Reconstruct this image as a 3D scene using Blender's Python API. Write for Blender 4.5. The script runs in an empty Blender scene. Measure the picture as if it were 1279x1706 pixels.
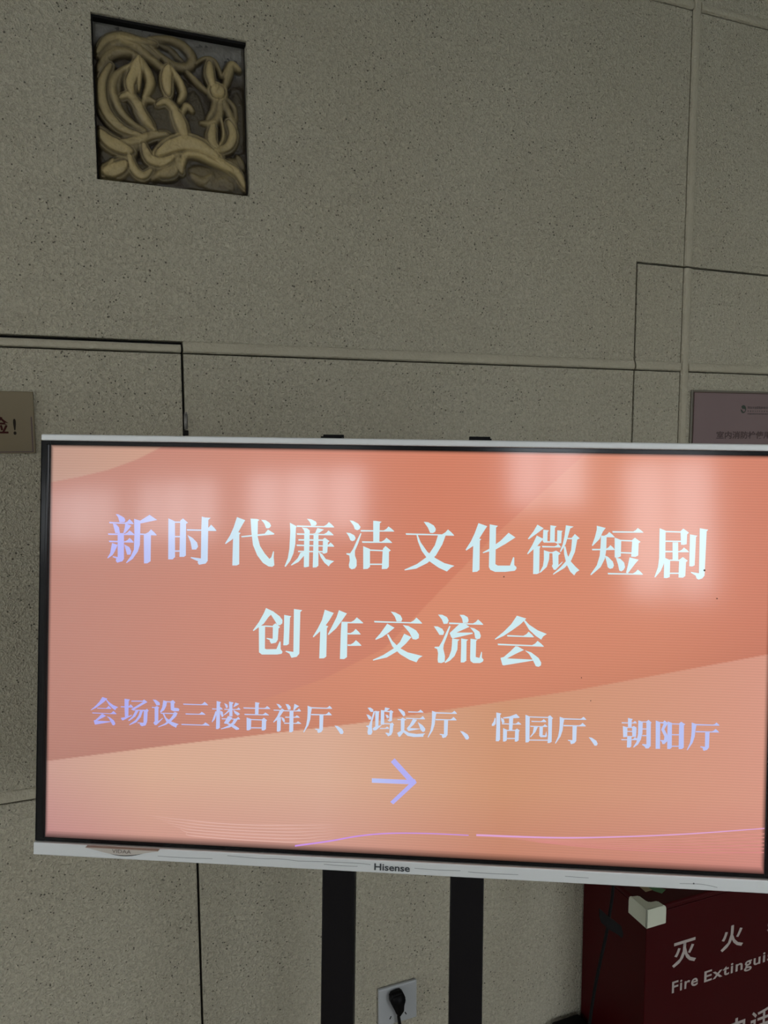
import bpy, bmesh, math, random
import numpy as np
from mathutils import Matrix, Vector
S = bpy.context.scene
COL = S.collection
random.seed(4)
# ---------------------------------------------------------------- camera
cam_d = bpy.data.cameras.new('camera'); cam = bpy.data.objects.new('camera', cam_d); COL.objects.link(cam)
D, HC = 1.36, 1.62
R = Matrix(((0.934547, 0.038752, -0.353722), (-0.355816, 0.090502, -0.930164), (-0.004033, 0.995142, 0.098367)))
cam.matrix_world = Matrix.Translation((0, -D, HC)) @ R.to_4x4()
cam_d.sensor_fit = 'HORIZONTAL'; cam_d.sensor_width = 36; cam_d.lens = 36 * 1220 / 1279
cam_d.clip_start = .02
S.camera = cam
# ---------------------------------------------------------------- world, light, exposure
W = bpy.data.worlds.new('world'); S.world = W; W.use_nodes = True
nt = W.node_tree; nt.nodes.clear()
wo = nt.nodes.new('ShaderNodeOutputWorld'); bg = nt.nodes.new('ShaderNodeBackground'); nt.links.new(bg.outputs[0], wo.inputs[0])
tc = nt.nodes.new('ShaderNodeTexCoord'); sx = nt.nodes.new('ShaderNodeSeparateXYZ'); cr = nt.nodes.new('ShaderNodeValToRGB')
nt.links.new(tc.outputs['Generated'], sx.inputs[0]); nt.links.new(sx.outputs['Z'], cr.inputs[0]); nt.links.new(cr.outputs[0], bg.inputs[0])
cr.color_ramp.elements[0].position = 0.0; cr.color_ramp.elements[0].color = (.92, .96, 1, 1)
cr.color_ramp.elements[1].position = 0.7; cr.color_ramp.elements[1].color = (.70, .84, 1, 1)
bg.inputs[1].default_value = 8.2
def lamp_area(name, loc, rot, sx_, sy_, power, col=(1, 1, 1), portal=False):
    l = bpy.data.lights.new(name, 'AREA'); l.shape = 'RECTANGLE'; l.size = sx_; l.size_y = sy_; l.energy = power; l.color = col
    o = bpy.data.objects.new(name, l); COL.objects.link(o); o.location = loc; o.rotation_euler = rot
    if portal: l.cycles.is_portal = True
    return o
S.view_settings.view_transform = 'Standard'; S.view_settings.look = 'None'; S.view_settings.gamma = 1
S.view_settings.exposure = 0.0
try: S.view_settings.use_curve_mapping = False
except Exception: pass
S.cycles.use_denoising = True
S.cycles.max_bounces = 8
# ---------------------------------------------------------------- helpers
def lin(c):
    c = np.asarray(c, float) / 255.
    return np.where(c <= .04045, c / 12.92, ((c + .055) / 1.055) ** 2.4)
def L4(r, g, b): return tuple(float(x) for x in lin((r, g, b))) + (1,)
def mat(name, col=(.5, .5, .5, 1), rough=.5, metal=0, spec=.5, emit=None, estr=0, coat=0):
    m = bpy.data.materials.new(name); m.use_nodes = True; b = m.node_tree.nodes['Principled BSDF']
    b.inputs['Base Color'].default_value = col; b.inputs['Roughness'].default_value = rough; b.inputs['Metallic'].default_value = metal
    b.inputs['Specular IOR Level'].default_value = spec; b.inputs['Coat Weight'].default_value = coat
    if emit: b.inputs['Emission Color'].default_value = emit; b.inputs['Emission Strength'].default_value = estr
    return m
def N(m, t, **kw):
    n = m.node_tree.nodes.new(t)
    for k, v in kw.items():
        if k.startswith('i_'): n.inputs[k[2:].replace('_', ' ')].default_value = v
        else: setattr(n, k, v)
    return n
def LK(m, a, b): m.node_tree.links.new(a, b)
def noise_bump(m, scale, strength, dist=.002, detail=3, colvar=0, coords='Object'):
    b = m.node_tree.nodes['Principled BSDF']; t = N(m, 'ShaderNodeTexCoord'); n = N(m, 'ShaderNodeTexNoise', i_Scale=scale, i_Detail=detail)
    bp = N(m, 'ShaderNodeBump', i_Strength=strength, i_Distance=dist)
    LK(m, t.outputs[coords], n.inputs['Vector']); LK(m, n.outputs['Fac'], bp.inputs['Height']); LK(m, bp.outputs[0], b.inputs['Normal'])
    if colvar:
        c = tuple(b.inputs['Base Color'].default_value); mx = N(m, 'ShaderNodeMix', data_type='RGBA')
        mx.inputs[6].default_value = tuple(x * (1 - colvar) for x in c[:3]) + (1,); mx.inputs[7].default_value = tuple(min(1, x * (1 + colvar)) for x in c[:3]) + (1,)
        n2 = N(m, 'ShaderNodeTexNoise', i_Scale=scale * .07, i_Detail=4); LK(m, t.outputs[coords], n2.inputs['Vector'])
        LK(m, n2.outputs['Fac'], mx.inputs[0]); LK(m, mx.outputs[2], b.inputs['Base Color'])
    return m
def link_mesh(name, me, m=None, parent=None, smooth=False):
    o = bpy.data.objects.new(name, me); COL.objects.link(o)
    if m and not me.materials: me.materials.append(m)
    if parent is not None: o.parent = parent
    if smooth:
        for p in me.polygons: p.use_smooth = True
    return o
def obj(name, bm, m=None, parent=None, smooth=False):
    me = bpy.data.meshes.new(name); bmesh.ops.recalc_face_normals(bm, faces=bm.faces); bm.to_mesh(me); bm.free()
    return link_mesh(name, me, m, parent, smooth)
def tag(o, label=None, cat=None, group=None, kind=None):
    for k, v in (('label', label), ('category', cat), ('group', group), ('kind', kind)):
        if v: o[k] = v
    return o
def empty(name, loc=(0, 0, 0), **kw):
    o = bpy.data.objects.new(name, None); COL.objects.link(o); o.location = loc; o.empty_display_size = .05
    return tag(o, **kw)
def box(bm, x0, x1, y0, y1, z0, z1, bev=0, seg=2):
    r = bmesh.ops.create_cube(bm, size=1); vs = r['verts']
    for v in vs: v.co = Vector(((x0 + x1) / 2 + v.co.x * (x1 - x0), (y0 + y1) / 2 + v.co.y * (y1 - y0), (z0 + z1) / 2 + v.co.z * (z1 - z0)))
    if bev:
        es = list({e for v in vs for e in v.link_edges}); bmesh.ops.bevel(bm, geom=es, offset=bev, segments=seg, affect='EDGES', profile=.5)
    return bm
def B(*a, **k): return box(bmesh.new(), *a, **k)
def prism(bm, pts, y0, y1):
    """polygon in x,z extruded along y"""
    a = [bm.verts.new((x, y0, z)) for x, z in pts]; b = [bm.verts.new((x, y1, z)) for x, z in pts]; n = len(pts)
    bm.faces.new(a); bm.faces.new(b[::-1])
    for i in range(n): bm.faces.new((a[i], b[i], b[(i + 1) % n], a[(i + 1) % n]))
    return bm
def tube(bm, pts, r, n=10, r1=None):
    pts = [Vector(p) for p in pts]; rings = []
    up = Vector((0, 1, .01))
    for i, p in enumerate(pts):
        t = (pts[min(i + 1, len(pts) - 1)] - pts[max(i - 1, 0)]).normalized(); a = t.cross(up).normalized(); b = t.cross(a)
        rr = r if r1 is None else r + (r1 - r) * i / (len(pts) - 1)
        rings.append([bm.verts.new(p + (a * math.cos(2 * math.pi * k / n) + b * math.sin(2 * math.pi * k / n)) * rr) for k in range(n)])
    for q, w in zip(rings, rings[1:]):
        for k in range(n): bm.faces.new((q[k], q[(k + 1) % n], w[(k + 1) % n], w[k]))
    bm.faces.new(rings[0][::-1]); bm.faces.new(rings[-1]); return bm
def smooth_path(pts, n=8):
    P = [Vector(p) for p in pts]; P = [P[0]] + P + [P[-1]]; out = []
    for i in range(1, len(P) - 2):
        for k in range(n):
            t = k / n; a, b, c, d = P[i - 1:i + 3]
            out.append(.5 * ((2 * b) + (c - a) * t + (2 * a - 5 * b + 4 * c - d) * t * t + (3 * b - a - 3 * c + d) * t ** 3))
    return out + [P[-2]]
def text_mesh(name, body, w, h, cx, cz, y, m, parent, bold=0.0, italic=0, spacing=1.0, thick=0.0):
    """lettering laid flat on an x-z plane at depth y (facing -y), fitted to w x h (either may be None)"""
    c = bpy.data.curves.new(name, 'FONT'); c.body = body; c.offset = bold; c.shear = italic; c.space_character = spacing; c.extrude = 0; c.resolution_u = 3
    t = bpy.data.objects.new(name, c); COL.objects.link(t); bpy.context.view_layer.update()
    me = bpy.data.meshes.new_from_object(t.evaluated_get(bpy.context.evaluated_depsgraph_get()))
    bpy.data.objects.remove(t); bpy.data.curves.remove(c)
    co = np.empty(len(me.vertices) * 3); me.vertices.foreach_get('co', co); co = co.reshape(-1, 3)
    lo, hi = co.min(0), co.max(0); sw = (w / (hi[0] - lo[0])) if w else None; sh = (h / (hi[1] - lo[1])) if h else None
    sw = sw or sh; sh = sh or sw
    out = np.stack([cx + (co[:, 0] - (lo[0] + hi[0]) / 2) * sw, np.full(len(co), y), cz + (co[:, 1] - (lo[1] + hi[1]) / 2) * sh], 1)
    me.vertices.foreach_set('co', out.ravel()); me.materials.clear(); me.update()
    return link_mesh(name, me, m, parent)
def flat_polys(name, polys, y, m, parent, colfun=None, k=1e-5):
    """flat lettering from outline polygons (x right, y down, in TV units)"""
    bm = bmesh.new()
    for i, p in enumerate(polys):
        yy = y - (i % 7) * 1.2e-5
        bm.faces.new([bm.verts.new((x * k, yy, -z * k)) for x, z in p])
    for f in bm.faces:
        f.normal_update()
        if f.normal.y > 0: f.normal_flip()
    bmesh.ops.triangulate(bm, faces=bm.faces, ngon_method='EAR_CLIP')
    me = bpy.data.meshes.new(name); bm.to_mesh(me); bm.free()
    if colfun:
        ca = me.color_attributes.new('col', 'FLOAT_COLOR', 'POINT')
        for v in me.vertices: ca.data[v.index].color = colfun(v.co.x, -v.co.z)
    return link_mesh(name, me, m, parent)
LAMP = 2.0
TITLE=[[(9199,9225),(9591,9255),(10381,9681),(10556,9994),(10458,10288),(9741,10304),(9533,9636)],[(8305,10290),(8361,10499),(11621,10535),(11724,10495),(11464,10168),(11127,9855),(10835,10182),(10462,10358)],[(8831,10514),(9290,10592),(9689,11027),(9833,11785),(9181,11800),(8972,11043)],[(10525,10439),(11377,10737),(11060,11187),(10550,11769),(10289,11775),(10472,11073)],[(8163,11855),(8220,12063),(11778,12013),(11882,11973),(11557,11667),(11155,11375),(10881,11682),(10527,11867)],[(9507,11792),(10381,11773),(10445,15258),(10229,15581),(9515,15789),(9315,15540),(9374,15222),(8849,15044),(8912,14916),(9567,15026)],[(8312,12829),(8368,13037),(11667,13029),(11770,12989),(11511,12681),(11174,12388),(10900,12695),(10545,12869)],[(8749,13142),(9536,13377),(9161,14275),(8844,14790),(8199,15251),(8132,15164),(8513,14545)],[(10448,13292),(11171,13655),(11442,14219),(11320,14666),(10864,14677),(10656,13985)],[(11750,9804),(12600,10039),(13882,9227),(14932,9900),(12646,10417),(12621,13304),(12352,14197),(11656,15228),(10820,15820),(10728,15758),(11388,14854),(11801,13957),(11829,11930)],[(12592,11754),(12648,11961),(14828,11981),(14931,11941),(14561,11554),(14113,11182),(13762,11572),(13330,11787)],[(13128,11925),(14127,11902),(14129,15482),(13680,15772),(13226,15784)],[(16479,9652),(17000,9855),(17391,10036),(17482,14829),(17165,15153),(16545,15168)],[(17326,10050),(17330,10227),(18168,10208),(18165,10032)],[(18123,9894),(18479,9609),(19199,10186),(18918,10318),(18961,14603),(18707,14773),(18088,14789),(18104,10210)],[(17363,11992),(17367,12169),(18205,12149),(18202,11973)],[(17400,13935),(17404,14111),(18178,14092),(18175,13916)],[(19022,11040),(19077,11247),(22995,11202),(23097,11162),(22762,10758),(22350,10368),(21986,10776),(21541,11056)],[(21046,9302),(21498,9419),(22268,9452),(21954,9748),(21957,15221),(21682,15606),(20786,15780),(20588,15508),(20649,15317),(19611,14902),(19673,14774),(21027,14930),(21014,10964)],[(19140,11825),(19816,12188),(20472,12802),(20611,13365),(20361,13749),(19782,13763),(19570,12760)],[(25834,9275),(26964,9665),(26557,10363),(25942,11506),(25255,12274),(24373,12923),(24281,12825),(24926,11780),(25414,10639)],[(25378,12021),(25937,11255),(26387,11395),(26199,11600),(26253,15577),(25899,15749),(25324,15764),(25349,12523)],[(26458,11807),(29632,11396),(30065,10849),(30938,11367),(30878,11493),(26525,11969)],[(27685,9436),(28577,9467),(28897,9586),(28684,9753),(28688,11819),(29030,13063),(29686,14049),(30335,14759),(30584,14527),(30821,13708),(30924,13768),(30901,14519),(31012,15580),(30737,15800),(30228,15763),(29457,15307),(28674,14324),(28074,12960),(27823,11212)],[(29112,9556),(29723,9605),(30301,9968),(30474,10339),(30314,10593),(30062,10686),(29808,10667),(29541,10047)],[(35282,9298),(35850,9348),(36485,9646),(36617,9954),(36433,10170),(35868,10220),(35669,9726)],[(33913,10207),(33968,10412),(38849,10372),(38949,10332),(38622,9994),(38220,9670),(37922,10010),(37545,10226)],[(32997,9871),(33916,10325),(33820,10577),(33775,12700),(33548,13954),(33127,14963),(32535,15753),(32383,15707),(32803,14597),(32992,13343),(33072,11093)],[(34612,10460),(35308,10544),(35692,10847),(35674,11221),(35007,11236),(34872,10803)],[(36691,10488),(37575,10680),(36956,11130),(36392,11205),(36571,10765)],[(33935,11254),(33989,11459),(38796,11417),(38896,11378),(38576,11077),(38180,10791),(37917,11092),(37576,11273)],[(34944,11238),(35674,11221),(35666,15648),(35164,15760),(34974,15728)],[(36203,11209),(36857,11194),(36922,15491),(36675,15721),(36172,15759)],[(34178,12029),(34182,12228),(37544,12187),(37540,11988)],[(37476,11927),(37724,11759),(38361,12217),(38138,12372),(38079,13718),(37705,13876),(37453,13858)],[(33940,12752),(33995,12957),(38903,12932),(39003,12893),(38784,12621),(38490,12364),(38256,12634),(37944,12785)],[(34172,13576),(34176,13751),(37513,13707),(37509,13532)],[(34932,13732),(35128,14039),(34266,15059),(33328,15558),(33238,15485),(34129,14564),(34492,13806)],[(36947,13683),(37392,13921),(37909,14593),(39019,14839),(38549,15200),(38306,15555),(37731,15096),(37213,14362)],[(40982,9386),(41421,9439),(42116,9796),(42437,10223),(42319,10536),(42009,10667),(41694,10550),(41497,10058)],[(40554,11010),(41080,11060),(41649,11358),(41820,11726),(41664,12040),(41353,12134),(41100,11991),(40902,11499)],[(42454,11029),(42580,11088),(42171,12400),(41755,13404),(41769,14024),(42007,14639),(42023,15384),(41805,15737),(41370,15861),(41053,15658),(40983,15286),(41095,14662),(41019,14043),(40640,13903),(40612,13742),(41137,13729),(41500,13161),(41976,12033)],[(42445,10626),(42500,10830),(46828,10738),(46926,10698),(46572,10382),(46143,10079),(45866,10398),(45512,10609)],[(44101,9381),(44413,9374),(45223,9480),(44979,9671),(44970,12148),(44162,12167)],[(42664,12110),(42719,12313),(46575,12240),(46674,12201),(46319,11878),(45890,11570),(45607,11895),(45246,12106)],[(42840,12757),(43746,13107),(43797,15462),(43491,15743),(42906,15796)],[(43685,13171),(43689,13344),(45494,13374),(45491,13201)],[(43725,15042),(43729,15216),(45409,15173),(45405,15000)],[(45486,13003),(45790,12661),(46510,13226),(46266,13417),(46284,15398),(46042,15677),(45359,15732),(45431,13314)],[(50757,9360),(51350,9409),(52099,9824),(52354,10249),(52301,10620),(51998,10812),(51627,10795),(51303,10088)],[(48418,10924),(48472,11127),(54697,11101),(54794,11062),(54411,10674),(53955,10299),(53612,10692),(53193,10954)],[(52680,11043),(53665,11082),(53261,12261),(52433,13760),(51346,14774),(49881,15552),(48402,15814),(48338,15716),(49991,14932),(51327,13911),(52280,12407)],[(49845,11108),(50005,11104),(50422,12082),(51313,13294),(52441,14129),(53562,14717),(54897,15053),(54436,15311),(53931,15817),(52838,15352),(51587,14521),(50570,13189),(50049,11967)],[(57903,9376),(59047,9756),(58541,10564),(57895,11684),(57299,12373),(56396,13010),(56307,12889),(56980,11767),(57445,10712)],[(57295,12189),(57888,11377),(58317,11453),(58139,11678),(58165,15484),(57866,15738),(57256,15815),(57279,12558)],[(59371,9503),(59677,9558),(60435,9688),(60197,9914),(60222,14695),(60531,14871),(62112,14830),(62339,14151),(62511,13693),(62634,13776),(62657,14755),(62942,14992),(62948,15237),(62735,15488),(61523,15666),(60185,15702),(59569,15448),(59378,15084),(59379,12508)],[(61830,10551),(62731,11142),(61439,12029),(60178,12795),(58604,13287),(58516,13203),(59504,12627),(60821,11615)],[(65525,9405),(66334,9875),(65527,10528),(64457,11347),(64334,11264),(65038,10295)],[(65474,10834),(66330,11242),(65684,12051),(65093,12615),(64382,13304),(64283,13221),(64900,12130)],[(65093,12615),(65566,12176),(65991,12226),(65876,12473),(65892,15711),(65592,15841),(65108,15853)],[(66301,10046),(67028,10128),(66853,10376),(66844,11535),(68087,11567),(68088,10079),(68776,10149),(68660,10335),(68633,11737),(68093,11835),(67909,11693),(66402,11728),(66252,11549)],[(67193,9453),(67979,9558),(67780,9806),(67786,11598),(67184,11612)],[(66170,12155),(66223,12355),(68515,12318),(68610,12279),(68448,12049),(68214,11832),(68024,12059),(67758,12174)],[(66425,12704),(67155,12931),(67118,13908),(66839,14892),(66071,15645),(65914,15649),(66353,14782),(66454,13925)],[(67094,12932),(67098,13079),(67641,13090),(67638,12943)],[(67517,12922),(67994,12727),(68581,13079),(68310,13329),(68340,14609),(68871,14108),(68815,14292),(67994,15228),(67753,15234),(67500,14753),(67615,14506)],[(69179,9409),(70181,9570),(69731,9823),(69456,10925),(69179,11906),(68601,12895),(68479,12837),(68818,11915),(69033,10813)],[(69399,11049),(69940,11036),(70348,10515),(70986,11073),(70666,11238),(70404,12851),(69950,13959),(69132,14954),(67707,15870),(67645,15786),(68647,14845),(69466,13849),(69918,12619),(70004,11217),(69403,11195)],[(68968,12155),(69185,12150),(69452,13240),(69954,14141),(70571,14795),(71038,15209),(70647,15463),(70381,15897),(69865,15423),(69361,14461),(69028,13129)],[(73113,9383),(74256,9649),(73909,10118),(73514,11098),(72639,12030),(72553,11947),(72910,10870),(73126,9893)],[(73682,10639),(73735,10838),(75347,10843),(75442,10805),(75112,10476),(74710,10161),(74428,10492),(74070,10661)],[(73684,10730),(74401,10714),(74386,12535),(74233,13632),(73722,14738),(72551,15802),(72430,15745),(73238,14507),(73567,13284),(73654,11945)],[(72564,12391),(72617,12590),(75387,12468),(75482,12429),(75230,12135),(74907,11855),(74658,12149),(74335,12357)],[(74223,13207),(74645,13378),(75257,13970),(75412,14452),(75278,14819),(74922,14926),(74618,14715),(74419,13870)],[(75101,10036),(75154,10235),(78960,10155),(79054,10116),(78714,9831),(78304,9559),(78061,9846),(77745,10027)],[(75420,10872),(76261,11156),(76254,13278),(75900,13444),(75482,13418)],[(76201,11133),(76205,11302),(77694,11328),(77690,11159)],[(76180,12709),(76184,12879),(77614,12905),(77610,12735)],[(77629,11124),(77978,10813),(78704,11341),(78471,11528),(78451,13102),(78099,13292),(77564,13281),(77637,11426)],[(75601,13415),(76202,13582),(76690,14055),(76824,14658),(76654,15026),(76361,15216),(76096,15101),(75922,14317)],[(77364,13371),(78524,13645),(78120,14140),(77201,15436),(76961,15382),(77175,14406)],[(74636,15449),(74689,15648),(79035,15575),(79129,15537),(78819,15221),(78437,14919),(78167,15238),(77823,15443)],[(81066,9533),(81830,9818),(81871,13319),(81679,14170),(81345,15025),(80657,15889),(80560,15831),(80978,14550),(81090,13339),(81071,11164)],[(81807,9855),(81811,10024),(83701,10041),(83696,9872)],[(81838,11098),(81843,11267),(83790,11245),(83786,11076)],[(83696,9836),(84041,9503),(84761,10017),(84531,10239),(84504,11505),(84153,11598),(83799,11582)],[(81812,12409),(81864,12607),(84754,12530),(84847,12491),(84539,12207),(84161,11935),(83921,12222),(83608,12403)],[(82730,11306),(83438,11289),(83495,13580),(82788,13598)],[(81715,13263),(82492,13606),(82488,15780),(82137,15934),(81747,15921)],[(82431,13523),(82436,13691),(83616,13698),(83612,13529)],[(82474,15212),(82478,15381),(83599,15352),(83595,15183)],[(83612,13517),(84075,13168),(84711,13634),(84480,13797),(84431,15607),(84142,15820),(83587,15811)],[(84884,10231),(85829,10390),(85657,10575),(85573,14191),(85283,14343),(84894,14329)],[(86098,9421),(87159,9578),(86966,9823),(86841,15483),(86556,15852),(86090,16009),(85851,15871),(85724,15513),(85127,15167),(85124,15046),(86128,15201)],[(29995,21323),(31084,21792),(30338,22541),(29720,23438),(29093,23897),(28366,24460),(28275,24362),(29079,23207),(29692,22059)],[(30517,21972),(31085,21829),(31857,22370),(32247,22859),(32231,23298),(31945,23557),(31565,23569),(31236,23015)],[(29064,23709),(29916,23683),(29940,26757),(30170,26837),(31503,26767),(31804,26005),(31950,25687),(32054,25809),(32073,26748),(32334,27116),(32213,27371),(31581,27492),(29549,27561),(29161,27285)],[(29852,23660),(29855,23835),(30999,23862),(30996,23687)],[(30968,23588),(31306,23326),(31950,23808),(31738,24002),(31667,25508),(31422,25917),(30790,26064),(30594,25794),(30590,25606),(30142,25432),(30165,25306),(30967,25406)],[(32461,22164),(33439,22322),(33254,22515),(33174,26023),(32886,26220),(32418,26236),(32468,24355)],[(33761,21337),(34875,21466),(34628,21723),(34591,27290),(34246,27703),(33553,27864),(33356,27520),(33289,27334),(32713,27040),(32775,26951),(33790,27067)],[(37896,21314),(39098,21714),(38553,22666),(37943,23558),(37328,24201),(36463,25041),(36361,24956),(37005,23837),(37548,22697)],[(37325,24077),(38002,23369),(38420,23518),(38224,23736),(38216,27543),(37906,27778),(37277,27825),(37333,24451)],[(39780,21320),(40854,21724),(40186,22740),(39455,23760),(38469,24664),(38367,24568),(38945,23402),(39486,22264)],[(40188,22834),(40243,23038),(42969,22972),(43069,22932),(42661,22562),(42178,22207),(41847,22587),(41437,22837)],[(40164,22866),(40967,22903),(40977,27512),(40607,27798),(40042,27793),(40090,24114)],[(40971,24304),(41026,24508),(42652,24462),(42751,24422),(42443,24074),(42061,23740),(41753,24096),(41366,24315)],[(41004,25822),(41058,26026),(42783,25951),(42883,25910),(42538,25564),(42118,25232),(41809,25587),(41423,25826)],[(46658,21289),(47257,21395),(47947,21746),(48206,22234),(48089,22572),(47469,22591),(47207,21954)],[(44484,22602),(44538,22805),(50743,22768),(50841,22728),(50487,22353),(50058,21991),(49725,22376),(49314,22623)],[(46234,22914),(47202,23417),(46446,24086),(45589,24734),(44750,25109),(44697,24986),(45329,24246)],[(48285,23012),(49031,23137),(50033,23663),(50441,24207),(50427,24702),(50061,24899),(49626,24852),(49174,23999)],[(48496,24170),(49460,24585),(48712,25501),(47617,26529),(46269,27381),(44473,27852),(44408,27755),(45764,27088),(47113,26173),(47962,25277)],[(46203,24342),(46426,24310),(46967,25186),(47855,26025),(48984,26607),(50974,27035),(50486,27361),(50189,27892),(49253,27589),(47998,26888),(46983,25930)],[(52887,21510),(53441,21518),(54063,21808),(54294,22233),(54144,22669),(53653,22721),(53394,22137)],[(52367,23058),(52861,23079),(53483,23369),(53739,23793),(53624,24167),(53132,24182),(52813,23698)],[(54396,22945),(54557,22989),(54120,24336),(53715,25460),(53664,25956),(53908,26936),(53888,27678),(53461,27878),(53029,27831),(52959,27463),(53001,26596),(52865,26044),(52492,25896),(52551,25771),(53105,25727),(53519,24973),(53986,23847)],[(55714,21450),(56266,21458),(56763,21726),(56895,22153),(56780,22464),(56168,22520),(56032,21933)],[(54325,22509),(54379,22711),(58731,22681),(58828,22641),(58509,22310),(58116,21993),(57826,22331),(57460,22534)],[(55681,22683),(56415,22599),(57037,22986),(55338,23804),(57421,23737),(57486,23883),(54864,24584),(54676,24442),(54455,23893)],[(57100,23070),(57654,23176),(58336,23585),(58532,24133),(58418,24506),(58053,24579),(57805,24464),(57666,23730)],[(54802,24586),(55788,24714),(55547,24907),(55511,26018),(55162,26894),(54561,27531),(53953,27861),(53889,27740),(54427,27042),(54715,26168),(54784,25425)],[(55968,24548),(56891,24678),(56687,24870),(56709,27458),(56408,27690),(55979,27705),(55993,25632)],[(57195,24545),(58115,24639),(57936,24829),(57923,26923),(58415,27030),(58584,26408),(58640,26185),(58728,26280),(58719,26958),(58946,27258),(58854,27507),(58492,27704),(57635,27734),(57262,27500),(57191,27071)],[(63140,21349),(64362,21679),(63652,22436),(62577,23267),(61500,24038),(60415,24564),(60352,24480),(61487,23486),(62437,22474)],[(63942,21876),(64122,21809),(64744,22464),(65851,23164),(67047,23615),(66595,23936),(66340,24372),(65626,23906),(64760,23137)],[(61923,23908),(61976,24108),(65316,24105),(65412,24066),(65095,23717),(64705,23384),(64401,23740),(64021,23946)],[(60732,25076),(60785,25277),(66615,25288),(66711,25248),(66334,24890),(65884,24546),(65569,24915),(65178,25132)],[(63051,25338),(63356,25364),(64155,25792),(63135,26317),(61994,26969),(65336,27015),(65400,27135),(61590,27905),(61405,27850),(61140,26937),(61564,26800),(62398,26035)],[(64278,25849),(65071,26068),(66057,26770),(66411,27370),(66383,27738),(66085,27932),(65720,27859),(65338,27100),(64835,26321)]]
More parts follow.
